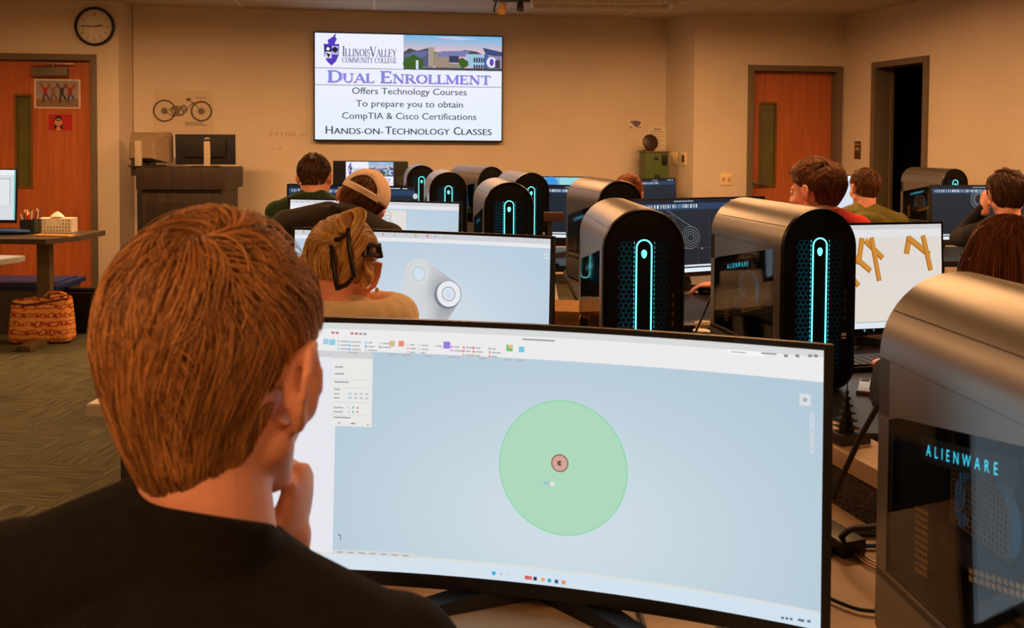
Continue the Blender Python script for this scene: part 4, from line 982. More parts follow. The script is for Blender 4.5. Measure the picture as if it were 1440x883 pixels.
def draw_bluetop(m, cv):
    cv.rect(0, 0, 1, 1, lambda u, v: (120, 190, 220)); cv.disc(.35, .82, .06, (60, 150, 224)); cv.rect(.5, .6, 1, 1, (150, 214, 226))
def draw_darkmid(m, cv): cad_dark(cv, 12)
def draw_slide(m, cv):
    cv.rect(0, 0, 1, 1, (10, 10, 12)); slide(cv, .17, .86, .0, 1.0)
def draw_peek(m, cv): cad_dark(cv, 15)
monitor('large curved monitor with the green disc, in front of the blond boy', .036, 1.335, -12.5, draw_boy, ztop=1.153, H=.397, logo=True)
monitor('curved monitor showing a grey link plate, in front of the woman with the hair clip', -.262, 2.70, -16, draw_girl, ztop=1.158)
monitor('curved white-ribbon monitor in front of the boy with the backward cap', -.592, 4.02, -16, draw_cap, ztop=1.165)
monitor('dark blue monitor in front of the man in green', -.922, 5.37, -15, draw_green, ztop=1.165)
monitor('dark monitor with thin circle drawing, seen between the two large lit towers', .83, 4.28, 26, draw_lines, ztop=1.168)
monitor('cream monitor with orange sticks, right of the see-through tower', 1.20, 3.12, 14, draw_sticks, ztop=1.155, W=.62, H=.38, curve=0, group='flat monitors')
monitor('dark blue sketch monitor at the right edge beside the wall tower', 3.02, 5.88, 8, draw_sketch, ztop=1.168, curve=1.8)
monitor('pale monitor in front of the person in the olive hoodie', 2.46, 6.95, 10, draw_white, ztop=1.19, W=.54, H=.36, curve=0, group='flat monitors')
monitor('monitor at the left edge of the picture on the far left table', -3.69, 6.30, 0, draw_leftdesk, ztop=1.215, W=.62, H=.37, curve=0, zb=.755, group='flat monitors')
monitor('dark monitor right of the tower behind the front rear tower', .37, 5.56, -10, draw_darkmid, ztop=1.165, W=.42, H=.34, curve=0, group='flat monitors')
monitor('monitor with a bright light blue top, furthest back at center', .36, 6.95, -5, draw_bluetop, ztop=1.165, W=.50, H=.34, curve=0, group='flat monitors')
monitor('black monitor repeating the television slide, below the television', -1.20, 7.75, 3, draw_slide, ztop=1.255, W=.60, H=.40, curve=0, group='flat monitors')
monitor('small dark monitor edge beside the reddish-haired head at the back', 1.05, 6.70, 38, draw_peek, ztop=1.165, W=.42, H=.32, curve=0, group='flat monitors')

# ------------------------------------------------------------------ desks
def desk(label, poly, legs, mat, edge=None, z=DESK, th=.035, group='classroom desks', name='desk'):
    cx = sum(p[0] for p in poly) / len(poly); cy = sum(p[1] for p in poly) / len(poly)
    t = thing(name, label, 'desk', (cx, cy, 0), 0, group); q = [(x - cx, y - cy) for x, y in poly]
    o = MB().prism(q, z - th, z).build('desk_top', mat, t, smooth=False)
    bm = bmesh.new(); bm.from_mesh(o.data); bmesh.ops.bevel(bm, geom=list(bm.edges), offset=.004, segments=2, affect='EDGES'); bm.to_mesh(o.data); bm.free()
    for x, y in legs:
        MB().box((x - cx, y - cy, (z - th) / 2), (.05, .05, z - th), bev=.004).box((x - cx, y - cy, .012), (.07, .07, .024), bev=.004).build('leg', M('desk_leg_grey', (70, 66, 62), .45, .4), t)
    return t
TAN = M('tan_laminate', (206, 176, 140), .45, var=.05); GREYL = M('light_grey_laminate', (196, 188, 176), .45, var=.04); BLK = M('black_laminate', (40, 36, 35), .38, var=.08); DTOPG = M('dark_grey_laminate', (92, 86, 78), .4)
desk('tan desk under the blond boy\'s curved monitor', [(-.80, 1.06), (.50, .86), (.50, .62), (1.05, .60), (1.05, 1.42), (.706, 1.44), (.60, 1.82), (.50, 1.83), (.42, 1.62), (-.70, 1.90)], [(-.72, 1.2), (-.62, 1.8), (.95, .7), (.95, 1.35)], M('brown_tan_laminate', (184, 152, 118), .45, var=.05))
desk('grey desk with the link-plate monitor, its bare corner showing left of the boy', [(-1.10, 2.37), (.54, 2.27), (.56, 3.05), (-1.06, 3.2)], [(-1.03, 2.5), (.46, 2.36), (-.98, 3.1), (.48, 2.98)], GREYL)
desk('grey desk in front of the boy with the backward cap', [(-1.45, 3.72), (.20, 3.66), (.22, 4.66), (-1.4, 4.6)], [(-1.38, 3.8), (.12, 3.75), (-1.32, 4.5), (.14, 4.56)], GREYL)
desk('grey desk in front of the man in green', [(-1.8, 5.10), (-.22, 5.02), (-.20, 5.98), (-1.75, 5.9)], [(-1.7, 5.2), (-.3, 5.1), (-1.66, 5.8), (-.28, 5.88)], GREYL)
desk('black desk corner with phone, keyboard and the lit see-through tower', [(.70, 2.17), (.99, 2.17), (1.06, 2.52), (1.95, 2.62), (1.95, 3.32), (.60, 3.32)], [(.78, 2.27), (1.85, 2.72), (1.85, 3.24), (.68, 3.24)], BLK)
desk('black desk with the red-sleeved hand and the dark drawing monitor', [(.30, 3.46), (.88, 3.46), (1.02, 3.95), (1.85, 4.15), (1.85, 4.95), (.28, 4.95)], [(.4, 3.56), (1.75, 4.25), (1.75, 4.85), (.38, 4.85)], BLK)
desk('black desk at the back center under the sideways tower', [(-.10, 5.12), (.75, 5.12), (.75, 6.02), (-.10, 6.02)], [(-.02, 5.2), (.67, 5.2), (-.02, 5.94), (.67, 5.94)], BLK)
desk('dark desk at the far back under the smallest lit tower', [(-1.0, 6.35), (1.4, 6.45), (1.4, 7.2), (-.9, 7.42)], [(-.9, 6.5), (1.3, 6.5), (1.3, 7.1), (-.82, 7.3)], BLK)
desk('dark front table under the monitor repeating the slide', [(-1.75, 7.5), (-.6, 7.55), (-.6, 8.15), (-1.75, 8.1)], [(-1.65, 7.58), (-.7, 7.63), (-.7, 8.05), (-1.65, 8.0)], DTOPG, z=.735)
desk('black desk at the right edge under the dark sketch monitor', [(2.30, 5.42), (3.75, 5.5), (3.70, 6.25), (2.32, 6.2)], [(2.4, 5.5), (3.6, 5.6), (3.6, 6.15), (2.42, 6.1)], BLK)
desk('dark desk under the pale monitor and the wall tower', [(1.95, 6.6), (3.55, 6.62), (3.50, 7.42), (1.95, 7.36)], [(2.05, 6.7), (3.45, 6.72), (3.4, 7.3), (2.05, 7.26)], BLK)

# fabric divider with tan cap between the desks
dv0 = Vector((.722, 1.46)); dr = Vector((-.283, 1)).normalized(); dl = .62
t = thing('desk_divider', 'low fabric desk divider with a tan cap, right of the green-disc monitor', 'desk divider', (dv0.x, dv0.y, 0), math.atan2(-dr.x, dr.y))
M_FAB = M('woven_panel_fabric', (96, 82, 72), .95, var=.35, scale=90, bump=.8, bscale=140)
for (a, b) in ((0.0, .185), (.19, dl)): MB().box((.0255 + .02, (a + b) / 2, .40), (.05, b - a - .004, .79), bev=.004).build('fabric_panel', M_FAB, t)
MB().box((.052, dl / 2, .813), (.105, dl, .036), bev=.004).build('cap_rail', TAN, t)

# ------------------------------------------------------------------ people
def remesh(mb, name, mat, parent, voxel=.008, smooth=6, fac=.5):
    o = mb.build(name, mat, None)
    m = o.modifiers.new('r', 'REMESH'); m.mode = 'VOXEL'; m.voxel_size = voxel
    if smooth: k = o.modifiers.new('s', 'SMOOTH'); k.factor = fac; k.iterations = smooth
    dg = bpy.context.evaluated_depsgraph_get(); dg.update()
    me = bpy.data.meshes.new_from_object(o.evaluated_get(dg)); old = o.data
    o.modifiers.clear(); o.data = me; bpy.data.meshes.remove(old); me.name = name
    if not me.materials: me.materials.append(mat)
    me.polygons.foreach_set('use_smooth', [True] * len(me.polygons))
    o.parent = parent; return o
def M_skin(name='skin', rgb=(244, 172, 146)):
    m = M(name, rgb, .5, var=.06, scale=18, bump=.05, bscale=220)
    b = m.node_tree.nodes['Principled BSDF']; b.inputs['Subsurface Weight'].default_value = .12; b.inputs['Subsurface Radius'].default_value = (.012, .005, .003); b.inputs['Subsurface Scale'].default_value = .6
    return m
SKIN = M_skin()
def face_prims(mb, H, sc=1.0, ears=1.0):
    """head in its own axes: x right, y forward, z up; H takes head axes to the person's axes"""
    h = lambda x, y, z: H @ Vector((x * sc, y * sc, z * sc)); q = H.to_3x3()
    e = lambda c, r, rot=None: mb.ell(h(*c), tuple(v * sc for v in r), q @ rot if rot is not None else q, 24, 16)
    e((0, -.012, .03), (.077, .096, .090)); e((0, .028, -.02), (.067, .068, .088)); e((0, .040, -.078), (.047, .048, .040))
    for s in (-1, 1):
        mb.cap(h(s * .058, -.002, -.055), h(s * .018, .070, -.102), .022 * sc, .019 * sc)
        e((s * .045, .060, -.030), (.022, .022, .024))
        mb.cap(h(s * .012, .089, .022), h(s * .044, .076, .020), .011 * sc, .010 * sc)
    e((0, .080, -.106), (.022, .018, .017)); mb.cap(h(0, .092, .012), h(0, .112, -.030), .009 * sc, .0125 * sc)
    for s in (-1, 1): e((s * .011, .103, -.034), (.008, .010, .007))
    e((0, .092, -.062), (.024, .012, .008)); e((0, .090, -.073), (.020, .012, .008))
    if ears:
        for s in (-1, 1):
            rim = [(s * .078, .006, -.012), (s * .085, .010, .012), (s * .093, .000, .030), (s * .100, -.016, .026), (s * .101, -.022, .006), (s * .096, -.018, -.014), (s * .088, -.008, -.030), (s * .080, .002, -.032)]
            rim = [(x if abs(x) < .079 else s * (.079 + (abs(x) - .079) * 1.15), -.002 + (y + .002) * ears, z * ears) for x, y, z in rim] if ears != 1 else rim
            mb.tube([h(*p) for p in rim], [.005 * sc, .0055 * sc, .0058 * sc, .0058 * sc, .0055 * sc, .0055 * sc, .0075 * sc, .006 * sc], 10)
            rot = Matrix.Rotation(R(-s * 24), 3, 'Z')
            e((s * (.079 + .009 * ears), -.005, -.001), (.0065, .019 * ears, .030 * ears), rot)
def bend(p, q, l1, l2, hint):
    v = q - p; d = min(v.length, (l1 + l2) * .999); t = v.normalized(); x = (l1 * l1 - l2 * l2 + d * d) / (2 * d); y = math.sqrt(max(0, l1 * l1 - x * x))
    n = (hint - t * hint.dot(t)).normalized(); return p + t * x + n * y
def hand_prims(mb, W, f, n, thumb, curls=(.5, .5, .5, .5), sc=1.0, spread=.05, tc=.4):
    """W wrist, f finger direction, n palm-facing normal, thumb = sideways vector towards the thumb"""
    f = f.normalized(); n = (n - f * n.dot(f)).normalized(); s = f.cross(n)
    if s.dot(thumb) < 0: s = -s
    q = Matrix((s, f, n)).transposed()
    mb.ell(W + f * .045 * sc, (.040 * sc, .052 * sc, .0145 * sc), q, 20, 12); mb.ell(W + f * .028 * sc + s * .018 * sc + n * .006 * sc, (.018 * sc, .030 * sc, .014 * sc), q)
    mb.cap(W - f * .03 * sc, W + f * .02 * sc, .024 * sc, .024 * sc)
    for k, (off, ln) in enumerate(((.029, .074), (.010, .082), (-.010, .077), (-.028, .061))):
        p = W + f * (.084 - abs(off - .008) * .25) * sc + s * off * sc; d = (f + s * (off * spread * 30)).normalized(); c = curls[k]; r = .0088 * sc if k < 3 else .0076 * sc
        for j, fr in enumerate((.46, .30, .24)):
            ang = c * (1.0, 1.25, .8)[j]; d = (d * math.cos(ang) + n * math.sin(ang)).normalized() if j or True else d
            e = p + d * ln * fr * sc; mb.cap(p, e, r, r * .92, 12); p = e; r *= .92
    p = W + f * .018 * sc + s * .030 * sc + n * .004 * sc; d = (f * .75 + s * .75 + n * .15).normalized(); r = .0115 * sc
    for fr in (.036, .030, .024):
        e = p + d * fr * sc; mb.cap(p, e, r, r * .9, 12); p = e; r *= .9; d = (d + f * .35 - s * tc + n * tc * .8).normalized()
NSEED = [0]
def hair_mesh(name, parent, H, mat, cols, ctr=(0, -.012, .032), rad=(.086, .106, .100), low=1.25, taper=.2, crown=(.1, -.35, .93), hairline=None, n=2500, seg=7, ln=.8, lift=.10, tuft=220, width=.0011, swirl=.35, mess=.35, base=True, down=.0, fall=None, ear=False, wave=.0, cyl=0.0):
    """short hair grown over the scalp: many thin tapering strands gathered in tufts over an undercoat"""
    NSEED[0] += 1; g = np.random.default_rng(100 + NSEED[0])
    cr = np.array(crown) / np.linalg.norm(crown); ctr = np.array(ctr); rad = np.array(rad)
    if hairline is None: hairline = lambda v: np.where(v[:, 1] > .35, .38 + .1 * v[:, 1], np.where(np.abs(v[:, 0]) > .72, -.30 - .3 * np.clip(-v[:, 1], 0, 1), -.80))
    def env(v, k):                                       # unit direction -> surface point, k = height above the scalp
        zz = np.where(v[:, 2] < 0, v[:, 2] * low, v[:, 2]); s_ = 1 - taper * np.clip(-v[:, 2], 0, 1)
        if cyl:
            r_ = np.sqrt(v[:, 0] ** 2 + v[:, 1] ** 2); z_ = np.clip(-v[:, 2], 0, .9)
            s_ = np.where(v[:, 2] < 0, (1 - cyl) * s_ + cyl * (1 - taper * z_ ** 2) / np.maximum(r_, .42), 1)
        return ctr + np.stack([v[:, 0] * rad[0] * s_, v[:, 1] * rad[1] * s_, zz * rad[2]], 1) * (1 + k)[:, None]
    v = g.normal(size=(n * 3, 3)); v /= np.linalg.norm(v, axis=1)[:, None]
    v = v[v[:, 2] > hairline(v)][:n]; n = len(v)
    tc = g.normal(size=(tuft, 3)); tc /= np.linalg.norm(tc, axis=1)[:, None]
    ti = np.argmax(v @ tc.T, axis=1); ta = g.normal(size=tuft) * mess; tl = g.uniform(-.5, 1.0, tuft); tb = g.uniform(.75, 1.25, tuft)
    ang = ta[ti] + g.normal(size=n) * .10
    L_ = ln * (.75 + .5 * g.random(n)) * np.where(v[:, 2] < -.2, .55, 1.0)
    pts = []; w = v.copy(); aim = tc[ti]; stop = np.zeros(n, bool); wp = g.uniform(0, 6.28, tuft); wq = g.uniform(3, 7, tuft)
    for k in range(seg + 1):
        t = k / seg
        h_ = .015 + lift * np.sin(min(1, t * 1.15) * PI * .62) * (1 + .55 * tl[ti]) * (.55 + .45 * np.clip(w[:, 2] + .5, 0, 1)) + .012 * g.random(n) * t
        P = env(w, h_)
        if fall is not None: P[:, 2] -= fall * t * t
        if ear and k:
            z_ = (np.abs(P[:, 0]) > .05) & (P[:, 1] > np.where(P[:, 2] > -.03, -.042, -.012)) & (P[:, 2] < .018 + .5 * np.clip(P[:, 1], -.03, .05)); stop |= z_; P[stop] = pts[-1][stop] + (P[stop] - pts[-1][stop]) * .02
        if k:
            z_ = (P[:, 1] > .055) & (P[:, 2] < .045); P[z_] = pts[-1][z_] + (P[z_] - pts[-1][z_]) * .02
        pts.append(P)
        away = w - cr * (w @ cr)[:, None]; away /= np.linalg.norm(away, axis=1)[:, None] + 1e-6
        dn = np.tile(np.array([0, 0, -1.0]), (n, 1)); dn -= w * (dn * w).sum(1)[:, None]; b_ = np.clip(.45 - w[:, 2], 0, 1)[:, None] + down
        fl = away * (1 - np.clip(b_, 0, 1)) + dn * np.clip(b_, 0, 1); fl -= w * (fl * w).sum(1)[:, None]; fl /= np.linalg.norm(fl, axis=1)[:, None] + 1e-6
        sd = np.cross(w, fl); a = (ang + swirl * np.clip(w @ cr, 0, 1) + wave * np.sin(wp[ti] + wq[ti] * t))[:, None] * np.clip(.85 + w[:, 2], .12, 1)[:, None]; d = fl * np.cos(a) + sd * np.sin(a)
        pull = (aim - w); pull -= w * (pull * w).sum(1)[:, None]
        w = w + d * (L_ / seg)[:, None] + pull * (.05 * t) * np.clip(w[:, 2] + .3, 0, 1)[:, None]; w /= np.linalg.norm(w, axis=1)[:, None]
    P = np.stack(pts, 1)                                 # n, seg+1, 3
    Hm = np.array(H); P = P @ Hm[:3, :3].T + Hm[:3, 3]
    T = np.gradient(P, axis=1); T /= np.linalg.norm(T, axis=2)[:, :, None] + 1e-9
    out = P - (Hm[:3, :3] @ ctr + Hm[:3, 3]); B = np.cross(T, out); B /= np.linalg.norm(B, axis=2)[:, :, None] + 1e-9; N = np.cross(B, T)
    wd = width * np.array([.8 + .4 * math.sin(PI * min(1, .25 + k / seg * .6)) if k < seg else .25 for k in range(seg + 1)])[None, :, None] * (.7 + .6 * g.random(n))[:, None, None]
    V = np.stack([P + N * wd * .6, P - N * wd * .4 + B * wd, P - N * wd * .4 - B * wd], 2).reshape(-1, 3)
    idx = np.arange(n * (seg + 1) * 3).reshape(n, seg + 1, 3); F = []
    for j in range(3):
        F.append(np.stack([idx[:, :-1, j], idx[:, :-1, (j + 1) % 3], idx[:, 1:, (j + 1) % 3], idx[:, 1:, j]], -1).reshape(-1, 4))
    F = np.concatenate(F)
    c0, c1 = np.array(lin(cols[0])), np.array(lin(cols[1])); k = np.clip(g.normal(.5, .28, n) * tb[ti], 0, 1)
    colr = (c0[None] * (1 - k[:, None]) + c1[None] * k[:, None]); Cc = np.repeat(colr, (seg + 1) * 3, axis=0)
    if base:                                             # undercoat
        m_, n_ = 40, 64; th = np.linspace(0, PI, m_ + 1); ph = np.linspace(0, 2 * PI, n_, endpoint=False)
        TH2, PH = np.meshgrid(th, ph, indexing='ij'); d = np.stack([np.sin(TH2) * np.cos(PH), np.sin(TH2) * np.sin(PH), np.cos(TH2)], -1).reshape(-1, 3)
        S = env(d, np.full(len(d), .008)) @ Hm[:3, :3].T + Hm[:3, 3]; ok = d[:, 2] > hairline(d) - .06; k0 = len(V)
        ii = np.arange((m_ + 1) * n_).reshape(m_ + 1, n_); q = np.stack([ii[:-1], np.roll(ii, -1, 1)[:-1], np.roll(ii, -1, 1)[1:], ii[1:]], -1).reshape(-1, 4); q = q[ok[q].all(1)]
        F = np.concatenate([F, q + k0]); V = np.concatenate([V, S]); Cc = np.concatenate([Cc, np.tile(c0 * .7 + c1 * .1, (len(S), 1))])
    me = bpy.data.meshes.new(name); me.vertices.add(len(V)); me.vertices.foreach_set('co', V.astype(np.float32).ravel())
    me.loops.add(len(F) * 4); me.loops.foreach_set('vertex_index', F.astype(np.int32).ravel())
    me.polygons.add(len(F)); me.polygons.foreach_set('loop_start', np.arange(0, len(F) * 4, 4, dtype=np.int32))
    me.update(); me.validate()
    me.polygons.foreach_set('use_smooth', [True] * len(me.polygons))
    at = me.color_attributes.new('Col', 'FLOAT_COLOR', 'POINT'); at.data.foreach_set('color', np.concatenate([Cc, np.ones((len(Cc), 1))], 1).astype(np.float32).ravel())
    me.materials.append(mat); o = bpy.data.objects.new(name, me); C.objects.link(o); o.parent = parent; return o
def ring(c, rx, ry, q, n=24):
    return [c + q @ Vector((rx * math.cos(2 * PI * k / n), ry * math.sin(2 * PI * k / n), 0)) for k in range(n)]
TROUSER = M('dark_denim', (40, 44, 58), .85, var=.15, scale=60); SHOE = M('dark_shoe', (30, 28, 28), .6)
def person(label, head, yaw, hyaw=0, hpitch=0, hroll=0, lean=.10, sc=1.0, cloth=None, cloth_name='shirt', long=True, hands=None, curls=None, voxel=.008, hood=False, shrug=(0, 0), shw=.175, neck_l=.165, trap=(0, 0), ctilt=0.0, ears=1.0, nb=None, hoodr=1.0, side=0.0, skin=None, stand_z=None):
    """head = world point between the ears; yaw = way the body faces (deg, right positive from +Y); the rest in the body's axes"""
    sk = skin or SKIN; Rz = Matrix.Rotation(R(-yaw), 3, 'Z'); hw = Vector(head)
    base = Vector((hw.x, hw.y, 0)) - Rz @ Vector((side, lean, 0)); t = thing('person', label, 'person', base, R(-yaw), 'seated students')
    inv = Rz.transposed()
    Hc = Vector((side, lean, hw.z)); H = Matrix.Translation(Hc) @ Matrix.Rotation(R(-hyaw), 4, 'Z') @ Matrix.Rotation(R(hroll), 4, 'Y') @ Matrix.Rotation(R(-hpitch), 4, 'X')
    pel = Vector((0, 0, .585)); N = Hc + (Vector(nb) if nb else Vector((-side * .25, -.035, -neck_l))); mid = Vector((side * .3, -.03, .585 + .55 * (N.z - .585)))
    tl = N.z - pel.z
    def axis(u): return pel * (1 - u) ** 2 + mid * 2 * u * (1 - u) + N * u * u if u >= 0 else pel + Vector((0, 0, u * tl))
    I3 = Matrix.Identity(3)
    S = {s: N + Vector((s * shw, -.012, -.055 + (shrug[0] if s < 0 else shrug[1]))) for s in (-1, 1)}
    Wd = {}; E = {}
    for s in (-1, 1):
        w = (hands or {}).get(s)
        Wd[s] = inv @ (Vector(w[0]) - base) if w else Vector((s * .17, lean + .34, .785))
        E[s] = bend(S[s], Wd[s], .30 * sc, .26 * sc, Vector((s * .55, -.35, -1)))
    def torso(mb, g):
        secs = [(-.16, .150, .120), (0, .168, .125), (.25, .152, .115), (.5, .165, .120), (.72, .178, .115), (.86, .165, .095), (.96, .095, .075), (1.0, .066, .062)]
        mb.loft([ring(axis(u), (a + g) * sc, (b + g) * sc, I3) for u, a, b in secs])
        for s in (-1, 1):
            mb.cap(N + Vector((s * .035, -.005, .015 + trap[0 if s < 0 else 1])), S[s] + Vector((-s * .02, 0, .008)), (.050 + g) * sc, (.052 + g) * sc); mb.ell(S[s], ((.058 + g) * sc,) * 3)
            mb.ell(axis(.68) + Vector((s * .075, -.062, 0)), ((.075 + g) * sc, (.045 + g) * sc, .105 * sc))
    body = MB(); face_prims(body, H, sc, ears); torso(body, 0)
    body.cap(H @ Vector((0, -.022 * sc, -.045 * sc)), N + Vector((0, 0, .005)), .054 * sc, .062 * sc, 20)
    K_ = {}
    for s in (-1, 1):
        body.cap(S[s], E[s], .047 * sc, .039 * sc); body.cap(E[s], Wd[s], .040 * sc, .026 * sc)
        hd = (hands or {}).get(s)
        f = inv @ Vector(hd[1]) if hd else Vector((-s * .25, 1, -.05)); n = inv @ Vector(hd[2]) if hd else Vector((0, -.1, -1)); th = inv @ Vector(hd[3]) if hd else Vector((-s, .2, 0))
        hand_prims(body, Wd[s], f, n, th, (curls or {}).get(s, (.28, .26, .28, .32)), sc)
        hip = pel + Vector((s * .09, .02, -.02)); kn = pel + Vector((s * .12, .40, -.03)); an = Vector((kn.x, kn.y - .05, .085)); K_[s] = (hip, kn, an)
        body.cap(hip, kn, .078 * sc, .055 * sc); body.cap(kn, an, .052 * sc, .036 * sc); body.cap(an, an + Vector((0, .12, -.045)), .034, .028)
    remesh(body, 'body', sk, t, voxel, 5)
    sh = MB(); torso(sh, .012)
    for s in (-1, 1):
        if long: sh.cap(S[s], E[s], .060 * sc, .052 * sc); sh.cap(E[s], E[s].lerp(Wd[s], .93), .052 * sc, .036 * sc)
        else: sh.cap(S[s], S[s].lerp(E[s], .72), .064 * sc, .062 * sc)
    cq = (Vector((0, -.012, 1)).rotation_difference(Vector((ctilt, .42, 1)))).to_matrix()
    if hood:
        for a0 in np.linspace(-150, 150, 21):
            a = R(a0 - 90); p = N + Vector((.098 * hoodr * math.cos(a), .01 + .085 * hoodr * math.sin(a), .012 - .012 * abs(a0) / 150)); sh.ell(p + Vector((0, 0, .012 * (hoodr - 1) * 2.5)), (.036 * hoodr,) * 3, None, 10, 8)
        sh.ell(N + Vector((0, -.115, -.055)), (.105, .045, .078)); sh.ell(N + Vector((0, -.125, -.02)), (.12, .040, .040))
    else:
        sh.loft([ring(N + Vector((0, .004, -.03)), .088 * sc, .078 * sc, I3), ring(N + Vector((0, -.004, .012)), .071 * sc, .069 * sc, I3), ring(N + Vector((0, -.010, .03)), .068 * sc, .066 * sc, cq), ring(N + Vector((0, -.012, .042)), .066 * sc, .064 * sc, cq)])
    remesh(sh, cloth_name, cloth, t, min(voxel, .008), 8)
    tr = MB()
    for s in (-1, 1):
        hip, kn, an = K_[s]; tr.cap(hip, kn, .090 * sc, .068 * sc); tr.cap(kn, an + Vector((0, 0, .02)), .066 * sc, .054 * sc)
    tr.ell(pel + Vector((0, -.01, -.04)), (.185, .135, .095)); remesh(tr, 'trousers', TROUSER, t, .012, 4)
    for s in (-1, 1):
        an = K_[s][2]; MB().loft([ring(Vector((an.x, an.y + y, .048 + z)), w, h, Matrix.Rotation(R(90), 3, 'X'), 14) for y, w, h, z in ((-.06, .02, .03, 0), (-.05, .036, .044, 0), (.02, .040, .046, 0), (.10, .046, .034, -.012), (.16, .036, .026, -.02), (.178, .014, .014, -.024))]).build('shoe', SHOE, t)
        e = MB().ell(H @ Vector((s * .031 * sc, .083 * sc, .004 * sc)), (.0125 * sc,) * 3, None, 16, 10)
        ey = e.build('eye', M('eye_white', (226, 214, 204), .2), t); MB().ell(H @ Vector((s * .031 * sc, .0925 * sc, .004 * sc)), (.0055 * sc, .004 * sc, .0055 * sc), H.to_3x3(), 12, 8).build('iris', M('eye_iris', (52, 40, 32), .15), ey)
    t['_'] = 0; del t['_']
    return t, H, N, S
def chair(pos, rz, label):
    t = thing('office_chair', label, 'chair', pos, rz, 'office chairs under the students')
    MB().box((0, 0, .445), (.44, .42, .05), bev=.02).build('seat', M('chair_fabric', (44, 44, 48), .9), t)
    MB().cyl((0, 0, .10), (0, 0, .42), .025).build('gas_lift', BLACK, t)
    for k in range(5):
        a = 2 * PI * k / 5; MB().cap((0, 0, .10), (.26 * math.cos(a), .26 * math.sin(a), .075), .02, .014).ell((.26 * math.cos(a), .26 * math.sin(a), .028), (.028, .012, .028)).cyl((.26 * math.cos(a), .26 * math.sin(a), .03), (.26 * math.cos(a), .26 * math.sin(a), .07), .008).build('leg', BLACK, t)
    return t

TEE = M('black_cotton', (29, 27, 27), .95, var=.15, scale=60, bump=.9, bscale=6, spec=.2)
GREEN = M('dark_green_cotton', (34, 62, 34), .9, var=.12, scale=50, bump=.25, bscale=9); CREAM = M('cream_fleece', (252, 224, 184), .9, var=.06, scale=40, bump=.35, bscale=9)
JACKET = M('black_brown_jacket', (46, 38, 34), .85, var=.12, scale=40, bump=.3, bscale=8); OLIVE = M('olive_fleece', (112, 104, 46), .9, var=.08, scale=40, bump=.35, bscale=9)
REDC = M('red_cotton', (206, 34, 36), .85, var=.1, scale=50, bump=.25, bscale=9); NAVY = M('dark_navy_cotton', (30, 28, 36), .9, var=.12, bump=.25, bscale=9)

# the boy in front
hp = D(309, 527, .84)
hw_ = D(400, 782, .93)
hands = {1: ((hw_.x, hw_.y, hw_.z), (.18, .10, 1), (-.75, .10, .1), (-.2, -1, 0))}
boy, Hb, Nb, Sb = person('blond boy in a black T-shirt, hand at his chin, back to the camera', hp, 2, 16, 6, 0, lean=.10, sc=1.0, cloth=TEE, cloth_name='t_shirt', long=False, hands=hands, curls={1: (1.15, 1.2, 1.2, 1.2)}, voxel=.0045, shrug=(.015, -.045), shw=.165, neck_l=.150, trap=(.0, -.055), ctilt=.15, ears=1.2)
def hl_boy(v):
    back = v[:, 1] < .1; side = np.abs(v[:, 0])
    base = np.where(v[:, 1] > .30, .30 + .2 * np.clip(v[:, 1], 0, 1), np.where(v[:, 1] > .06, -.05 - .5 * np.clip(.30 - v[:, 1], 0, .48), -.82 + .10 * np.clip(v[:, 1] + .4, 0, 1)))
    return base
hair_mesh('hair', boy, Hb, M_hair('copper_blond_hair'), ((86, 48, 27), (244, 176, 110)), ctr=(0, -.014, .036), rad=(.073, .099, .096), low=1.31, taper=.40, cyl=.60, crown=(.12, -.30, .95), hairline=hl_boy, n=26000, seg=12, ln=1.15, lift=.165, tuft=300, width=.00043, swirl=.5, mess=.30, ear=True, wave=.35)
place(chair((0, 0, 0), 0, 'office chair under the blond boy'), boy.location)

# the woman with the claw clip
hp = D(480, 380, 2.12)
girl, Hg, Ng, Sg = person('woman in a cream hoodie with blond hair twisted into a dark claw clip', hp, 6, 0, 12, 5, lean=.14, sc=.95, neck_l=.118,  cloth=CREAM, cloth_name='hoodie', hood=True, voxel=.007, shw=.195, skin=SKIN, hoodr=1.40)
hl_up = lambda v: np.where(v[:, 1] > .30, .36, np.where(v[:, 1] > -.25, .02, -.52))
hair_mesh('hair', girl, Hg, M_hair('dark_blond_hair'), ((150, 98, 46), (255, 212, 136)), rad=(.080, .102, .092), low=1.25, taper=.25, crown=(0.2, -.95, .2), hairline=hl_up, n=4500, seg=8, ln=-.9, lift=.05, tuft=160, width=.0007, swirl=.0, mess=.10)
def smooth_path(path, m=5):
    P = [Vector(p) for p in path]; q = []
    for i in range(len(P) - 1):
        p0, p1, p2, p3 = P[max(0, i - 1)], P[i], P[i + 1], P[min(len(P) - 1, i + 2)]
        for u in np.linspace(0, 1, m, endpoint=False): q.append(.5 * ((2 * p1) + (p2 - p0) * u + (2 * p0 - 5 * p1 + 4 * p2 - p3) * u * u + (3 * p1 - p0 - 3 * p2 + p3) * u ** 3))
    return q + [P[-1]]
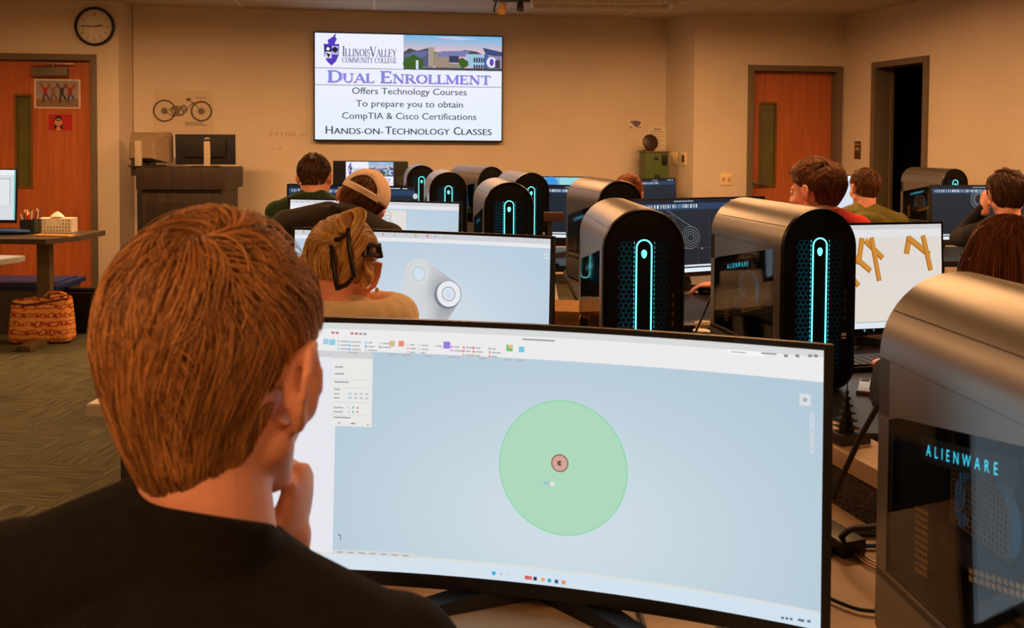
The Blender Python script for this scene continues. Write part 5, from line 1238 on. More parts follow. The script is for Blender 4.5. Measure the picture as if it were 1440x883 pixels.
def coil(parent, H, mat, cols, paths, nm, r=.02, seed=3):
    g = random.Random(seed); mb = MB()
    for path, rr in paths:
        path = smooth_path(path)
        for k in range(26):
            a = g.uniform(0, 2 * PI); q = rr * math.sqrt(g.uniform(.3, 1)); o = []
            for i, p in enumerate(path):
                u = i / (len(path) - 1); b = a + u * 3.5; sc_ = math.sqrt(max(0, math.sin(PI * (.10 + .84 * u))))
                o.append(H @ (p + Vector((q * math.cos(b) * sc_, q * .7 * math.sin(b) * sc_, q * .5 * math.sin(b + 1) * sc_))))
            mb.tube(o, [.0042] * (len(o) - 1) + [.002], 6)
    ob = mb.build(nm, mat, parent)
    at = ob.data.color_attributes.new('Col', 'FLOAT_COLOR', 'POINT'); n = len(ob.data.vertices); per = n // max(1, 26 * len(paths)); c0, c1 = lin(cols[0]), lin(cols[1]); out = []
    for i in range(n):
        k = random.Random((i // max(1, per)) * 7 + seed).random(); out += [c0[j] * (1 - k) + c1[j] * k for j in range(3)] + [1]
    at.data.foreach_set('color', out); return ob
coil(girl, Hg, M_hair('dark_blond_hair'), ((160, 106, 50), (255, 206, 130)), [([(.036, -.100, .020), (.044, -.122, .055), (.052, -.124, .090), (.050, -.118, .116), (.030, -.112, .124), (.018, -.114, .106), (.026, -.120, .086), (.044, -.126, .084)], .020), ([(0.038, -.105, -.03), (0.053, -.118, .0), (0.063, -.12, .04), (0.068, -.115, .075)], .018), ([(0.078, -.08, .02), (0.083, -.085, -.01), (0.078, -.08, -.035)], .012)], 'hair_twist')
cl = MB()
for path in ([(0.040, -.136, .085), (0.048, -.142, .05), (0.058, -.140, .015), (0.066, -.132, -.015), (0.053, -.134, -.035), (0.033, -.128, -.045)], [(0.006, -.126, .045), (0.016, -.134, .01), (0.026, -.134, -.022), (0.034, -.128, -.048)], [(0.044, -.138, .075), (0.028, -.128, .065), (0.010, -.118, .06)]):
    cl.tube([Hg @ Vector(p) for p in path], .0055, 8)
for path in ([(0.068, -.125, .045), (0.086, -.105, .058), (0.098, -.075, .060)], [(0.068, -.125, .03), (0.088, -.105, .038), (0.100, -.07, .038)], [(0.073, -.118, .055), (0.078, -.125, .03)], [(0.096, -.08, .064), (0.104, -.07, .034)], [(0.084, -.1, .06), (0.088, -.104, .034)]):
    cl.tube([Hg @ Vector(p) for p in path], .0065, 8)
cl.build('claw_clip', M('dark_brown_claw_clip', (30, 22, 20), .35), girl)
MB().ell(Hg @ Vector((.092, -.012, -.036)), (.0045, .0045, .006)).build('earring', M('pearl_earring', (220, 190, 170), .25), girl)
place(chair((0, 0, 0), 0, 'office chair under the woman in the cream hoodie'), girl.location)

def cap_hat(parent, H, nm='cap'):
    m_ = MB(); top = []; C0 = Vector((0, -.012, .040)); rx, ry, rz_ = .089, .108, .095
    # crown panels with the arched opening at the front of the (backward) cap facing the camera
    N_ = 48; J = 14; vs = []; fs = []
    for j in range(J + 1):
        th = (j / J) * R(94)
        for k in range(N_):
            ph = 2 * PI * k / N_; vs.append(C0 + Vector((rx * math.sin(th) * math.cos(ph), ry * math.sin(th) * math.sin(ph), rz_ * math.cos(th))))
    for j in range(J):
        for k in range(N_):
            ph = math.degrees(2 * PI * (k + .5) / N_); d = abs((ph - 270 + 180) % 360 - 180); hgt = (J - j - .5) / J
            if d < 38 and .13 < hgt < .13 + .36 * math.sqrt(max(0, 1 - (d / 38) ** 2)): continue
            a = j * N_ + k; b = j * N_ + (k + 1) % N_; fs.append((a, b, b + N_, a + N_))
    m_.add([H @ v for v in vs], fs); o = m_.build(nm, M('pale_pink_cap_fabric', (240, 212, 190), .85, var=.04, scale=60, bump=.3, bscale=260), parent, angle=80)
    s = o.modifiers.new('thickness', 'SOLIDIFY'); s.thickness = .004; s.offset = 1
    st = MB(); R_ = lambda ph, z, k=1.02: H @ (C0 + Vector((rx * k * math.cos(ph), ry * k * math.sin(ph), z)))
    ar = [H @ (C0 + Vector((rx * 1.03 * math.sin(R(x)) * math.sqrt(max(0, 1 - (z / rz_) ** 2)), -ry * 1.03 * math.cos(R(x)) * math.sqrt(max(0, 1 - (z / rz_) ** 2)), z))) for x, z in [(40 * math.cos(R(a)), .012 + .052 * math.sin(R(a))) for a in range(0, 181, 12)]]
    st.tube(ar, .003, 6)
    st.loft([[H @ (C0 + Vector((rx * k * math.sin(R(a)), -ry * k * math.cos(R(a)), z))) for k, z in ((1.015, -.008), (1.04, -.008), (1.04, .010), (1.015, .010))] for a in range(-50, 51, 5)])
    st.build('cap_strap', M('cap_strap_band', (244, 216, 196), .7, var=.03), o)
    sm = MB()
    for ph in (90, 30, 150, 210, 330, 270):
        sm.tube([H @ (C0 + Vector((rx * 1.03 * math.sin(R(t_)) * math.cos(R(ph)), ry * 1.03 * math.sin(R(t_)) * math.sin(R(ph)), rz_ * 1.03 * math.cos(R(t_))))) for t_ in range(0, 95 if ph != 270 else 50, 6)], .0018, 5)
    sm.ell(H @ (C0 + Vector((0, 0, rz_ + .004))), (.008, .008, .005)); sm.build('cap_seams', M('cap_seam_thread', (220, 190, 166), .8), o)
    br = MB(); rings = []
    for a in range(-60, 61, 6):
        p0 = C0 + Vector((rx * 1.01 * math.sin(R(a)), ry * 1.01 * math.cos(R(a)), -.004)); ln = .070 * math.cos(R(a * 1.35)); p1 = p0 + Vector((math.sin(R(a)) * ln * .3, ln, -.014 * math.cos(R(a))))
        rings.append([H @ p for p in (p0, p1, p1 + Vector((0, 0, .004)), p0 + Vector((0, 0, .004)))])
    br.loft(rings); br.build('cap_brim', M('cap_strap_band', (244, 216, 196)), o)
    return o
hp = D(507, 288, 3.45)
capb, Hc_, Nc_, Sc_ = person('boy in a dark jacket and a pale backward baseball cap, head tilted', hp, 6, 2, 14, 27, lean=.16, sc=.98, side=.16, nb=(-.055, -.10, -.055),  cloth=JACKET, cloth_name='jacket', voxel=.008, shrug=(.03, -.01), shw=.185)
hair_mesh('hair', capb, Hc_, M_hair('brown_hair'), ((56, 34, 22), (150, 98, 62)), hairline=lambda v: np.where(v[:, 1] > .1, .3, -.42), n=1400, seg=6, ln=.5, lift=.02, tuft=90, width=.0011)
cap_hat(capb, Hc_)
place(chair((0, 0, 0), 0, 'office chair under the boy with the backward cap'), capb.location)

hp = D(443, 251, 4.86)
grn, H_, _, _ = person('man in a dark green shirt with short cropped dark hair', hp, 8, 0, 4, -2, lean=.10, neck_l=.128, cloth=GREEN, cloth_name='shirt', voxel=.009, shw=.185)
hair_mesh('hair', grn, H_, M_hair('dark_brown_hair'), ((40, 26, 18), (104, 68, 46)), rad=(.081, .100, .096), low=1.0, hairline=lambda v: np.where(v[:, 1] > .3, .4, np.where(v[:, 1] > -.1, .05, -.62)), n=1800, seg=5, ln=.35, lift=.06, tuft=120, width=.0013)
place(chair((0, 0, 0), 0, 'office chair under the man in green'), grn.location)

hp = D(884, 275, 6.05)
bk, H_, _, _ = person('person with reddish brown hair mostly hidden behind a tower at the back', hp, 20, 0, 5, 0, lean=.10, cloth=NAVY, voxel=.010)
hair_mesh('hair', bk, H_, M_hair('reddish_brown_hair'), ((96, 50, 26), (200, 120, 70)), n=1000, seg=6, ln=.7, lift=.10, tuft=90, width=.0016)
place(chair((0, 0, 0), 0, 'office chair under the reddish-haired person at the back'), bk.location)

hp = D(1148, 270, 3.66)
hh_ = D(1012, 402, 4.20)
red, H_, Nr_, Sr_ = person('boy in a red shirt with brown hair, face turned left', hp, -24, -18, 6, 0, lean=.14, cloth=REDC, cloth_name='shirt', voxel=.0065, shw=.165, shrug=(.01, .02), neck_l=.125,
    hands={-1: ((hh_.x - .015, hh_.y - .05, .785), (-.85, .50, -.12), (0, 0, -1), (.5, .8, 0))}, curls={-1: (.30, .32, .34, .40)})
hair_mesh('hair', red, H_, M_hair('brown_hair'), ((56, 34, 22), (150, 98, 62)), rad=(.080, .104, .095), low=1.15, taper=.2, crown=(.1, -.5, .86), hairline=lambda v: np.where(v[:, 1] > .45, .42, np.where(v[:, 1] > -.12, -.02, -.74)), n=4500, seg=8, ln=.7, lift=.14, tuft=170, width=.0009, mess=.45, ear=True)
place(chair((0, 0, 0), 0, 'office chair under the boy in red'), red.location)

hp = D(1216, 265, 6.02)
olv, H_, _, _ = person('person in an olive hoodie with short brown hair, facing the pale monitor', hp, 14, -28, 3, 0, lean=.10, cloth=OLIVE, cloth_name='hoodie', hood=True, voxel=.009, shw=.20, sc=1.04)
hair_mesh('hair', olv, H_, M_hair('brown_hair'), ((56, 34, 22), (150, 98, 62)), n=1500, seg=6, ln=.6, lift=.10, tuft=110, width=.0015, rad=(.082, .103, .096))
place(chair((0, 0, 0), 0, 'office chair under the person in the olive hoodie'), olv.location)

hp = D(1416, 275, 4.95)
nav, H_, _, _ = person('dark-haired person in a black top in front of the dark sketch monitor', hp, 12, -6, 10, 0, lean=.12, cloth=NAVY, cloth_name='hoodie', hood=True, voxel=.009, shw=.17,
    hands={-1: (D(1385, 291, 5.06), (.15, .3, 1), (.8, .2, 0), (-.3, -.8, 0))}, curls={-1: (.8, .8, .8, .8)})
hair_mesh('hair', nav, H_, M_hair('dark_brown_hair'), ((40, 26, 18), (104, 68, 46)), n=2000, seg=7, ln=.8, lift=.14, tuft=120, width=.0014, mess=.5)
place(chair((0, 0, 0), 0, 'office chair under the dark-haired person in black'), nav.location)

hp = D(1412, 374, 2.28)
lng, H_, Nl_, _ = person('person with long straight brown hair behind the nearest tower', hp, 4, -6, 4, 0, lean=.10, sc=.95, cloth=NAVY, voxel=.008, shw=.155)
def long_hair(parent, H, mat, cols, n=2600):
    g = np.random.default_rng(55); mb = MB(); cl = []
    for k in range(n):
        a = g.uniform(-165, 165) if k % 3 else g.uniform(-90, 90)              # around from the back
        th = g.uniform(.05, 1.15); ph = R(-90) + R(a)
        st = Vector((.080 * math.sin(th) * math.cos(ph), -.012 + .100 * math.sin(th) * math.sin(ph), .036 + .094 * math.cos(th)))
        if st.y > .045: continue
        d = Vector((math.cos(ph), math.sin(ph), 0)); j = g.normal(size=3) * .006; dep = g.uniform(.92, 1.08)
        pts = [st, Vector((d.x * .086, -.012 + d.y * .104, .03)) * dep, Vector((d.x * .102, -.016 + d.y * .114, -.04)) * dep, Vector((d.x * .098 + j[0], -.03 + d.y * .105 + j[1], -.12)), Vector((d.x * .090 + j[0] * 2, -.05 + d.y * .085 + j[1] * 2, -.21 - .02 * g.random())), Vector((d.x * .085 + j[0] * 3, -.065 + d.y * .065, -.29 - .04 * g.random()))]
        q = [];
        for i in range(len(pts) - 1):
            p0 = pts[max(0, i - 1)]; p1 = pts[i]; p2 = pts[i + 1]; p3 = pts[min(len(pts) - 1, i + 2)]
            for u in (0, .5): q.append(.5 * ((2 * p1) + (p2 - p0) * u + (2 * p0 - 5 * p1 + 4 * p2 - p3) * u * u + (3 * p1 - p0 - 3 * p2 + p3) * u ** 3))
        q.append(pts[-1]); mb.tube([H @ p for p in q], [.0013] * (len(q) - 1) + [.0004], 3); c = g.random(); cl += [c] * (len(q) * 3)
    o = mb.build('hair', mat, parent); at = o.data.color_attributes.new('Col', 'FLOAT_COLOR', 'POINT'); c0, c1 = np.array(lin(cols[0])), np.array(lin(cols[1])); cl = np.array(cl)[:, None]
    cc = np.concatenate([c0 * (1 - cl) + c1 * cl, np.ones((len(cl), 1))], 1); at.data.foreach_set('color', cc.astype(np.float32).ravel()); return o
lh = long_hair(lng, H_, M_hair('long_brown_hair'), ((66, 38, 24), (160, 98, 62)))
hair_mesh('hair_undercoat', lng, H_, M_hair('long_brown_hair'), ((70, 36, 20), (160, 88, 50)), rad=(.078, .099, .092), hairline=lambda v: np.where(v[:, 1] > .35, .4, np.where(v[:, 1] > .1, 0, -.8)), n=500, seg=5, ln=.7, lift=.03, tuft=60, width=.0012, swirl=0, mess=.05)
place(chair((0, 0, 0), 0, 'office chair under the long-haired person'), lng.location)

# ------------------------------------------------------------------ left corner: tables, boxes, bag
t = thing('work_table', 'dark-topped pedestal table at the far left with a monitor and pencil cup', 'table', (-3.55, 6.32, 0))
tp = [(-.95, -.20), (.46, -.20), (.58, .02), (.58, .42), (-.95, .42)]
MB().prism(tp, .72, .755).build('table_top', M('dark_brown_laminate', (74, 64, 52), .45), t, smooth=False)
for x in (.30, -.75):
    MB().box((x, .10, .38), (.09, .06, .68), bev=.004).build('leg', M('table_leg_paint', (112, 96, 66), .5, .3), t)
    MB().box((x, .10, .02), (.09, .60, .04), bev=.006).build('foot', M('table_leg_paint', (112, 96, 66), .5, .3), t)
desk('pale table corner cut off by the left edge, nearer than the pedestal table', [(-4.1, 5.0), (-3.02, 5.0), (-2.86, 5.32), (-2.86, 5.42), (-4.1, 5.5)], [(-3.9, 5.1), (-3.2, 5.1), (-3.2, 5.4), (-3.9, 5.4)], M('pale_grey_laminate', (176, 178, 180), .35), z=.735)
def at_z(px, py, z): p = Zp(px, py, z); return p
p = at_z(43, 328, .755)
t = thing('pencil_cup', 'dark square pencil cup full of pens on the far left table', 'pencil cup', (p.x, p.y, .755))
mb = MB()
for c, q in (((0, .045, .05), (.10, .006, .10)), ((0, -.045, .05), (.10, .006, .10)), ((.047, 0, .05), (.006, .09, .10)), ((-.047, 0, .05), (.006, .09, .10)), ((0, 0, .003), (.10, .09, .006))): mb.box(c, q)
mb.build('cup', M('dark_green_cup', (40, 46, 38), .5), t, smooth=False)
cols = [(210, 180, 130), (220, 210, 190), (60, 60, 120), (200, 60, 40), (230, 220, 210), (120, 60, 100), (222, 150, 60), (50, 70, 60), (214, 200, 170), (160, 40, 40)]
for k in range(14):
    r = random.Random(k); x, y = r.uniform(-.034, .034), r.uniform(-.03, .03); dx, dy = x * 1.1 + r.uniform(-.02, .02), y + r.uniform(-.01, .01); L = r.uniform(.14, .185)
    v = (Vector((x, y, .01)), Vector((x + dx, y + dy, L))); q = thing('pen', 'pen standing in the dark square pencil cup', 'pen', (p.x, p.y, .755), 0, 'pens in the pencil cup')
    MB().cyl(v[0], v[0].lerp(v[1], .9), .0045, n=10).build('barrel', M('pen_barrel_%d' % (k % 10), cols[k % 10], .4), q); MB().cyl(v[0].lerp(v[1], .9), v[1], .0045, .003, n=10).build('cap', M('pen_cap_%d' % (k % 4), cols[(k * 3 + 1) % 10], .4), q)
p = at_z(81, 326, .755)
t = thing('tissue_box', 'white tissue box with red and green leaf print on the far left table', 'tissue box', (p.x, p.y, .755), R(4))
mb = MB()
for c, q in (((0, .055, .05), (.235, .004, .10)), ((0, -.055, .05), (.235, .004, .10)), ((.1155, 0, .05), (.004, .11, .10)), ((-.1155, 0, .05), (.004, .11, .10)), ((.08, 0, .099), (.07, .11, .004)), ((-.08, 0, .099), (.07, .11, .004)), ((0, 0, .002), (.23, .11, .004))): mb.box(c, q)
mb.build('carton', M('white_carton', (232, 222, 204), .6), t, smooth=False)
cv = Canvas(.234, .098)
for k in range(11):
    for j in range(4):
        u, v = .05 + k * .09, .13 + j * .25; k2 = (k + j) % 3
        if .28 < u < .72 and v > .5: continue
        cv.poly([(u - .022, v), (u, v + .10), (u + .022, v + .02), (u, v - .10)], ((206, 60, 44), (60, 130, 80), (90, 150, 110))[k2])
cv.build('leaf_print', t, False, (0, -.0578, .05))
mb = MB(); mb.loft([ring(Vector((0, 0, z)), a, b, Matrix.Identity(3), 12) for z, a, b in ((.09, .04, .015), (.11, .05, .02), (.13, .03, .012), (.145, .008, .004))]); mb.build('tissue', M('tissue_paper', (240, 232, 220), .9), t)
p = at_z(72, 332, .755)
t = thing('notepad', 'yellow notepad lying on the far left table before the pencil cup', 'notepad', (p.x + .02, p.y, .755), R(-6))
MB().box((0, 0, .005), (.26, .07, .010), bev=.002).build('pages', M('yellow_pages', (216, 164, 74), .7), t); MB().box((.0, .0, .0108), (.24, .05, .0016)).build('cover', M('notepad_cover', (190, 130, 60), .6), t)
p = at_z(18, 329, .755)
t = thing('pencil_pouch', 'blue fabric pouch lying on the far left table below the monitor', 'pouch', (p.x - .02, p.y - .03, .755))
MB().ell((0, 0, .022), (.16, .05, .022)).build('pouch_body', M('blue_fabric', (30, 66, 130), .8), t); MB().tube([(-.14, -.01, .038), (0, -.012, .045), (.14, -.01, .038)], .003).build('zip', BLACK, t)
t = thing('storage_tote', 'storage tote with a blue lid under the far left table', 'storage tote', (-3.82, 6.95, 0))
mb = MB(); mb.loft([[Vector((sx * a, sy * b, z)) for sx, sy in ((-1, -1), (1, -1), (1, 1), (-1, 1))] for z, a, b in ((0.0, .42, .19), (.32, .47, .22))]); mb.build('tote_body', M('clear_grey_plastic', (96, 92, 84), .35), t, smooth=False)
MB().box((0, 0, .335), (1.0, .48, .035), bev=.010).box((0, 0, .356), (.9, .40, .012), bev=.004).build('lid', M('blue_lid_plastic', (30, 56, 116), .4), t)
p = at_z(100, 470, 0)
t = thing('waste_bin', 'small black waste bin behind the patterned bag', 'bin', (p.x, p.y + .12, 0))
mb = MB(); mb.loft([[Vector((sx * a, sy * b, z)) for sx, sy in ((-1, -1), (1, -1), (1, 1), (-1, 1))] for z, a, b in ((0, .12, .10), (.30, .155, .13), (.30, .145, .12), (.02, .11, .09))]); mb.build('bin_body', BLACK, t, smooth=False); MB().box((0, -.118, .295), (.30, .02, .02), bev=.004).box((0, .118, .295), (.30, .02, .02), bev=.004).build('rim', DGREY, t)
p = at_z(58, 482, 0)
def M_bag():
    m = bpy.data.materials.new('orange_patterned_fabric'); m.use_nodes = True; nt = m.node_tree; b = nt.nodes['Principled BSDF']; L = nt.links.new; N = nt.nodes.new
    tc = N('ShaderNodeTexCoord'); wv = N('ShaderNodeTexWave'); wv.bands_direction = 'Z'; wv.inputs['Scale'].default_value = 5.5; wv.inputs['Distortion'].default_value = 2.2; wv.inputs['Detail'].default_value = 3; wv.inputs['Detail Scale'].default_value = 3
    vo = N('ShaderNodeTexVoronoi'); vo.inputs['Scale'].default_value = 26; L(tc.outputs['Object'], wv.inputs[0]); L(tc.outputs['Object'], vo.inputs['Vector'])
    rp = N('ShaderNodeValToRGB'); rp.color_ramp.interpolation = 'CONSTANT'; rp.color_ramp.elements[0].color = lin((236, 168, 92)) + (1,)
    for ps, c in ((.42, (216, 112, 54)), (.62, (150, 44, 26)), (.72, (236, 176, 108)), (.9, (70, 34, 24))): e = rp.color_ramp.elements.new(ps); e.color = lin(c) + (1,)
    rp.color_ramp.elements[-1].color = lin((70, 34, 24)) + (1,)
    mx = N('ShaderNodeMix'); mx.data_type = 'FLOAT'; mx.inputs['Factor'].default_value = .5; L(wv.outputs['Fac'], mx.inputs['A']); L(vo.outputs['Distance'], mx.inputs['B']); L(mx.outputs['Result'], rp.inputs[0]); L(rp.outputs[0], b.inputs['Base Color']); b.inputs['Roughness'].default_value = .9
    return m
t = thing('tote_bag', 'orange patterned fabric tote bag standing on the carpet under the far left table', 'bag', (p.x, p.y + .02, 0), R(6))
mb = MB(); nn = 28; rings = []
for i, (z, a, b) in enumerate(((0.002, .195, .07), (.02, .215, .085), (.10, .212, .088), (.18, .205, .075), (.26, .20, .055), (.31, .198, .035), (.325, .194, .022))):
    rg = []
    for k in range(nn):
        an = 2 * PI * k / nn; cx_, sy_ = math.cos(an), math.sin(an); e_ = .45; x = a * math.copysign(abs(cx_) ** e_, cx_); y = b * math.copysign(abs(sy_) ** e_, sy_)
        w_ = .010 * noise.noise(Vector((x * 9, y * 20, z * 12))); rg.append(Vector((x, y + w_ * 1.5, z + (.012 * math.sin(x * 14 + 1) - .03 * (x + .2) * 0 if i > 4 else 0) + (.05 * (x + .05) if i > 3 else 0))))
    rings.append(rg)
mb.loft(rings); BAG = M_bag(); bag = mb.build('bag_body', BAG, t, angle=70); ss = bag.modifiers.new('sub', 'SUBSURF'); ss.levels = 1; ss.render_levels = 2
MB().tube([(-.195, -.05, .29), (-.10, -.07, .275), (0, -.072, .285), (.10, -.07, .30), (.19, -.05, .315)], .006).build('seam', M('bag_dark_seam', (84, 40, 24), .9), t)
MB().tube([(.02, -.03, .32), (.06, -.05, .355), (.13, -.045, .36), (.17, -.02, .335)], .009).build('handle', BAG, t)

# ------------------------------------------------------------------ lectern with two screens
lp, la = on_wall(250, 300, WB0, WB1, .50)
t = thing('lectern', 'dark wooden teaching lectern by the back wall under the motorcycle poster', 'lectern', (lp.x, lp.y, 0), R(2))
LECT = M_wood('dark_lectern_veneer', (40, 30, 24), (58, 44, 34), .5)
def pz(px, py, d): return D(px, py, d)
d0 = lp.y - .30; A = D(190, 235, d0); B = D(314, 265, d0); W_ = (B.x - A.x) / 2; ztop = D(250, 236, d0).z; zmid = D(250, 267, d0).z
off = (A.x + B.x) / 2 - lp.x
MB().box((off, 0, (ztop + zmid) / 2), (W_ * 2, .62, ztop - zmid), bev=.012).build('top_case', LECT, t)
MB().box((off, .0, zmid / 2 + .03), (W_ * 2 - .08, .55, zmid - .06), bev=.006).build('cabinet', LECT, t)
MB().box((off, -.278, zmid / 2), (W_ * 2 - .16, .012, zmid - .22), bev=.004).build('front_panel', M_wood('dark_lectern_panel', (34, 26, 20), (48, 36, 28), .45), t)
MB().box((off, 0, .03), (W_ * 2 - .14, .5, .06)).build('plinth', BLACK, t)
MB().box((off - W_ - .06, .05, ztop - .02), (.12, .30, .12), bev=.01).box((off - W_ - .05, .05, zmid * .6), (.05, .25, zmid * 1.1), bev=.006).build('side_rack', DGREY, t)
zt = ztop
c1_ = D(210, 212, lp.y - .05)
t = thing('old_monitor', 'old grey deep-backed monitor seen from behind on the lectern', 'monitor', (c1_.x - .02, lp.y - .02, zt), R(-8))
mb = MB(); q4 = lambda a, z0, z1, y: [Vector((-a, y, z0)), Vector((a, y, z0)), Vector((a, y, z1)), Vector((-a, y, z1))]
mb.loft([q4(.175, .04, .30, .10), q4(.18, .035, .305, .06), q4(.175, .04, .30, .02), q4(.12, .07, .23, -.10), q4(.10, .08, .22, -.12)]); mb.build('monitor_case', M('beige_grey_plastic', (150, 128, 98), .5), t, angle=20)
MB().box((-.02, -.13, .12), (.06, .02, .22), bev=.004).build('stand_neck', M('silver_plastic', (196, 182, 158), .4), t); MB().box((0, -.02, .008), (.24, .22, .016), bev=.004).build('base', DGREY, t); MB().box((0, .101, .17), (.36, .004, .22)).build('screen', BLACK, t)
c2 = D(287, 215, lp.y - .05); q1 = D(246, 193, lp.y); q2 = D(328, 237, lp.y)
t = thing('flat_monitor', 'flat black monitor with a silver stand seen from behind on the lectern', 'monitor', (c2.x, lp.y - .02, zt), R(6))
w_ = (q2.x - q1.x); h_ = .27
o = MB().box((0, .03, .155), (w_, .03, h_), bev=.008).box((0, .008, .17), (w_ * .7, .03, h_ * .6), bev=.012).build('monitor_case', M('matte_black_back', (22, 20, 19), .6), t); o.rotation_euler = (R(4), 0, 0)
MB().box((.02, -.014, .12), (.055, .018, .24), bev=.004).cyl((.02, -.02, .235), (.02, .0, .235), .028).build('stand_neck', M('silver_plastic', (196, 182, 158), .4), t); MB().box((0, -.0, .006), (.22, .2, .012), bev=.004).build('base', DGREY, t)

# ------------------------------------------------------------------ right back corner: counter, green box, plaque
cn, ca = on_wall(925, 262, WB0, WB1, .30)
t = thing('side_counter', 'dark counter ledge in the corner under the green box', 'counter', (cn.x - .20, cn.y, 0), ca)
zc_ = D(930, 266, cn.y - .25).z
MB().box((0, 0, zc_ - .02), (.62, .50, .04), bev=.004).build('counter_top', M('dark_counter', (52, 42, 34), .4), t); MB().box((0, .02, (zc_ - .04) / 2), (.58, .44, zc_ - .04)).build('cabinet', M('counter_cabinet', (70, 56, 44), .5), t)
gb = D(920, 240, cn.y); a0, a1 = D(904, 214, cn.y), D(937, 262, cn.y)
t = thing('green_box', 'olive green metal equipment box standing on the corner counter', 'box', (gb.x, cn.y + .03, zc_), ca)
gw = a1.x - a0.x; gh = a0.z - zc_
MB().box((0, 0, gh / 2), (gw, .22, gh), bev=.006).build('box_body', M('olive_green_paint', (76, 96, 40), .45, var=.05), t)
MB().box((gw * .30, -.118, gh * .80), (.05, .02, .10), bev=.004).build('latch', BLACK, t); MB().box((-gw * .05, -.115, gh * .84), (.04, .012, .03), bev=.003).build('latch_plate', DGREY, t); MB().box((.0, -.118, gh * .18), (.045, .02, .14), bev=.004).build('handle', BLACK, t)
MB().box((0, 0, gh + .006), (gw + .03, .24, .012), bev=.003).build('lid', M('box_lid_brown', (120, 74, 40), .5), t)
pl = D(914, 203, cn.y + .03)
t = thing('round_plaque', 'dark round wooden plaque leaning on top of the green box', 'plaque', (pl.x, cn.y + .04, zc_ + gh + .012), ca + R(8))
q = Matrix.Rotation(R(78), 4, 'X'); mb = MB(); mb.lathe([(0, -.012), (.07, -.012), (.082, -.004), (.082, .006), (.07, .012), (0, .012)], n=32); mb.v = [tuple(q @ Vector(v) + Vector((0, -.01, .083))) for v in mb.v]; mb.build('plaque_disc', M('dark_mahogany', (44, 22, 16), .4), t)
MB().box((0, .03, .006), (.10, .06, .012), bev=.002).build('plaque_stand', M('dark_mahogany', (44, 22, 16), .4), t)
pw = D(924, 268, cn.y - .16)
t = thing('paper_stack', 'stack of white paper on the corner counter before the green box', 'paper stack', (pw.x, cn.y - .14, zc_), ca)
for k in range(3): MB().box((.004 * (k % 2), 0, .006 + k * .012), (.27, .16, .011), bev=.001).build('ream', M('white_paper_ream', (230, 222, 206), .7), t)

# ------------------------------------------------------------------ desk-top things
p = at_z(1228, 513, DESK)
t = thing('keyboard', 'black keyboard on the black desk below the orange-sticks monitor', 'keyboard', (1.20, 2.86, DESK), R(12))
MB().box((0, 0, .008), (.44, .135, .016), bev=.004).build('keyboard_case', BLACK, t)
KEY = M('black_keycap', (30, 29, 30), .5); kb = MB()
for r_ in range(5):
    for c in range(15):
        kb.box((-.203 + c * .029, .048 - r_ * .0245, .019), (.025, .021, .008), bev=.002)
ko = kb.build('keys', KEY, t); ko['kind'] = 'stuff'
p = at_z(1222, 547, DESK)
t = thing('mobile_phone', 'mobile phone lying face up on the black desk left of the nearest tower', 'phone', (p.x + .01, p.y, DESK), R(-24))
MB().box((0, 0, .005), (.078, .155, .009), bev=.003).build('phone_body', M('phone_metal', (96, 74, 56), .35, .6), t); MB().box((0, 0, .0100), (.070, .146, .0012), bev=.0004).build('screen', M('phone_glass', (176, 172, 168), .15, coat=.5), t); MB().box((-.022, .055, .0112), (.022, .026, .002), bev=.0008).build('camera_bump', BLACK, t)
capz = .831
p = at_z(1190, 622, capz)
t = thing('pagoda_figurine', 'small black pagoda tower figurine on the tan divider cap', 'figurine', (p.x, p.y, capz), R(18))
FIG = M('black_resin', (14, 13, 12), .6, spec=.2)
MB().box((.006, 0, .011), (.07, .045, .022), bev=.003).build('plinth', M('dark_stone_base', (40, 34, 29), .6), t)
z = .022; w0 = .016
for k in range(5):
    w = w0 * (1 - k * .17); MB().loft([[Vector((sx * a, sy * a, zz)) for sx, sy in ((-1, -1), (1, -1), (1, 1), (-1, 1))] for zz, a in ((z, w * .62), (z + .0085, w * .56), (z + .0087, w * 1.15), (z + .0105, w * 1.15), (z + .014, w * .55))]).build('roof_tier', FIG, t, smooth=False); z += .014
MB().cyl((0, 0, z - .002), (0, 0, z + .030), .0022, .0006, 8).ell((0, 0, z + .008), (.004, .004, .004)).build('spire', FIG, t)
p = at_z(992, 477, DESK)
t = thing('paper_cup', 'small white cup with a dark motif on the black desk between the two large towers', 'cup', (p.x, p.y, DESK))
MB().lathe([(.024, 0), (.030, .002), (.036, .055), (.037, .058), (.034, .056), (.028, .006), (0, .005)], n=28).build('cup_wall', M('white_ceramic', (226, 214, 196), .4), t)
mo = MB()
for j in range(3):
    for k in range(9):
        a = 2 * PI * k / 9 + j * .35; z = .014 + j * .015; r = .0308 + (z / .055) * .0055; c = Vector((r * math.cos(a), r * math.sin(a), z)); tx = Vector((-math.sin(a), math.cos(a), 0))
        mo.add([c - tx * .005, c + Vector((0, 0, .005)), c + tx * .005, c - Vector((0, 0, .004))], [(0, 1, 2, 3)])
mo.build('printed_motif', M('dark_print', (80, 70, 62), .6), t, smooth=False)
for k, (px, lb) in enumerate(((1010, 'shiny tin with a steel lid behind the paper cup, the left one'), (1026, 'shiny tin with a steel lid, the right one, lower left of the see-through tower'))):
    p = at_z(px - 8, 488 + k * 2, DESK); t = thing('tin_jar', lb, 'tin', (p.x - .035 + k * .01, p.y + .02, DESK), 0, 'shiny tins on the black desk')
    MB().lathe([(0, 0), (.024, 0), (.026, .003), (.026, .038), (0, .038)], n=24).build('tin_body', M('brown_tin', (96, 66, 44), .4, .4), t); MB().lathe([(0, .038), (.028, .038), (.028, .052), (.026, .054), (0, .054)], n=24).build('lid', STEEL, t)
p = at_z(985, 409, DESK)
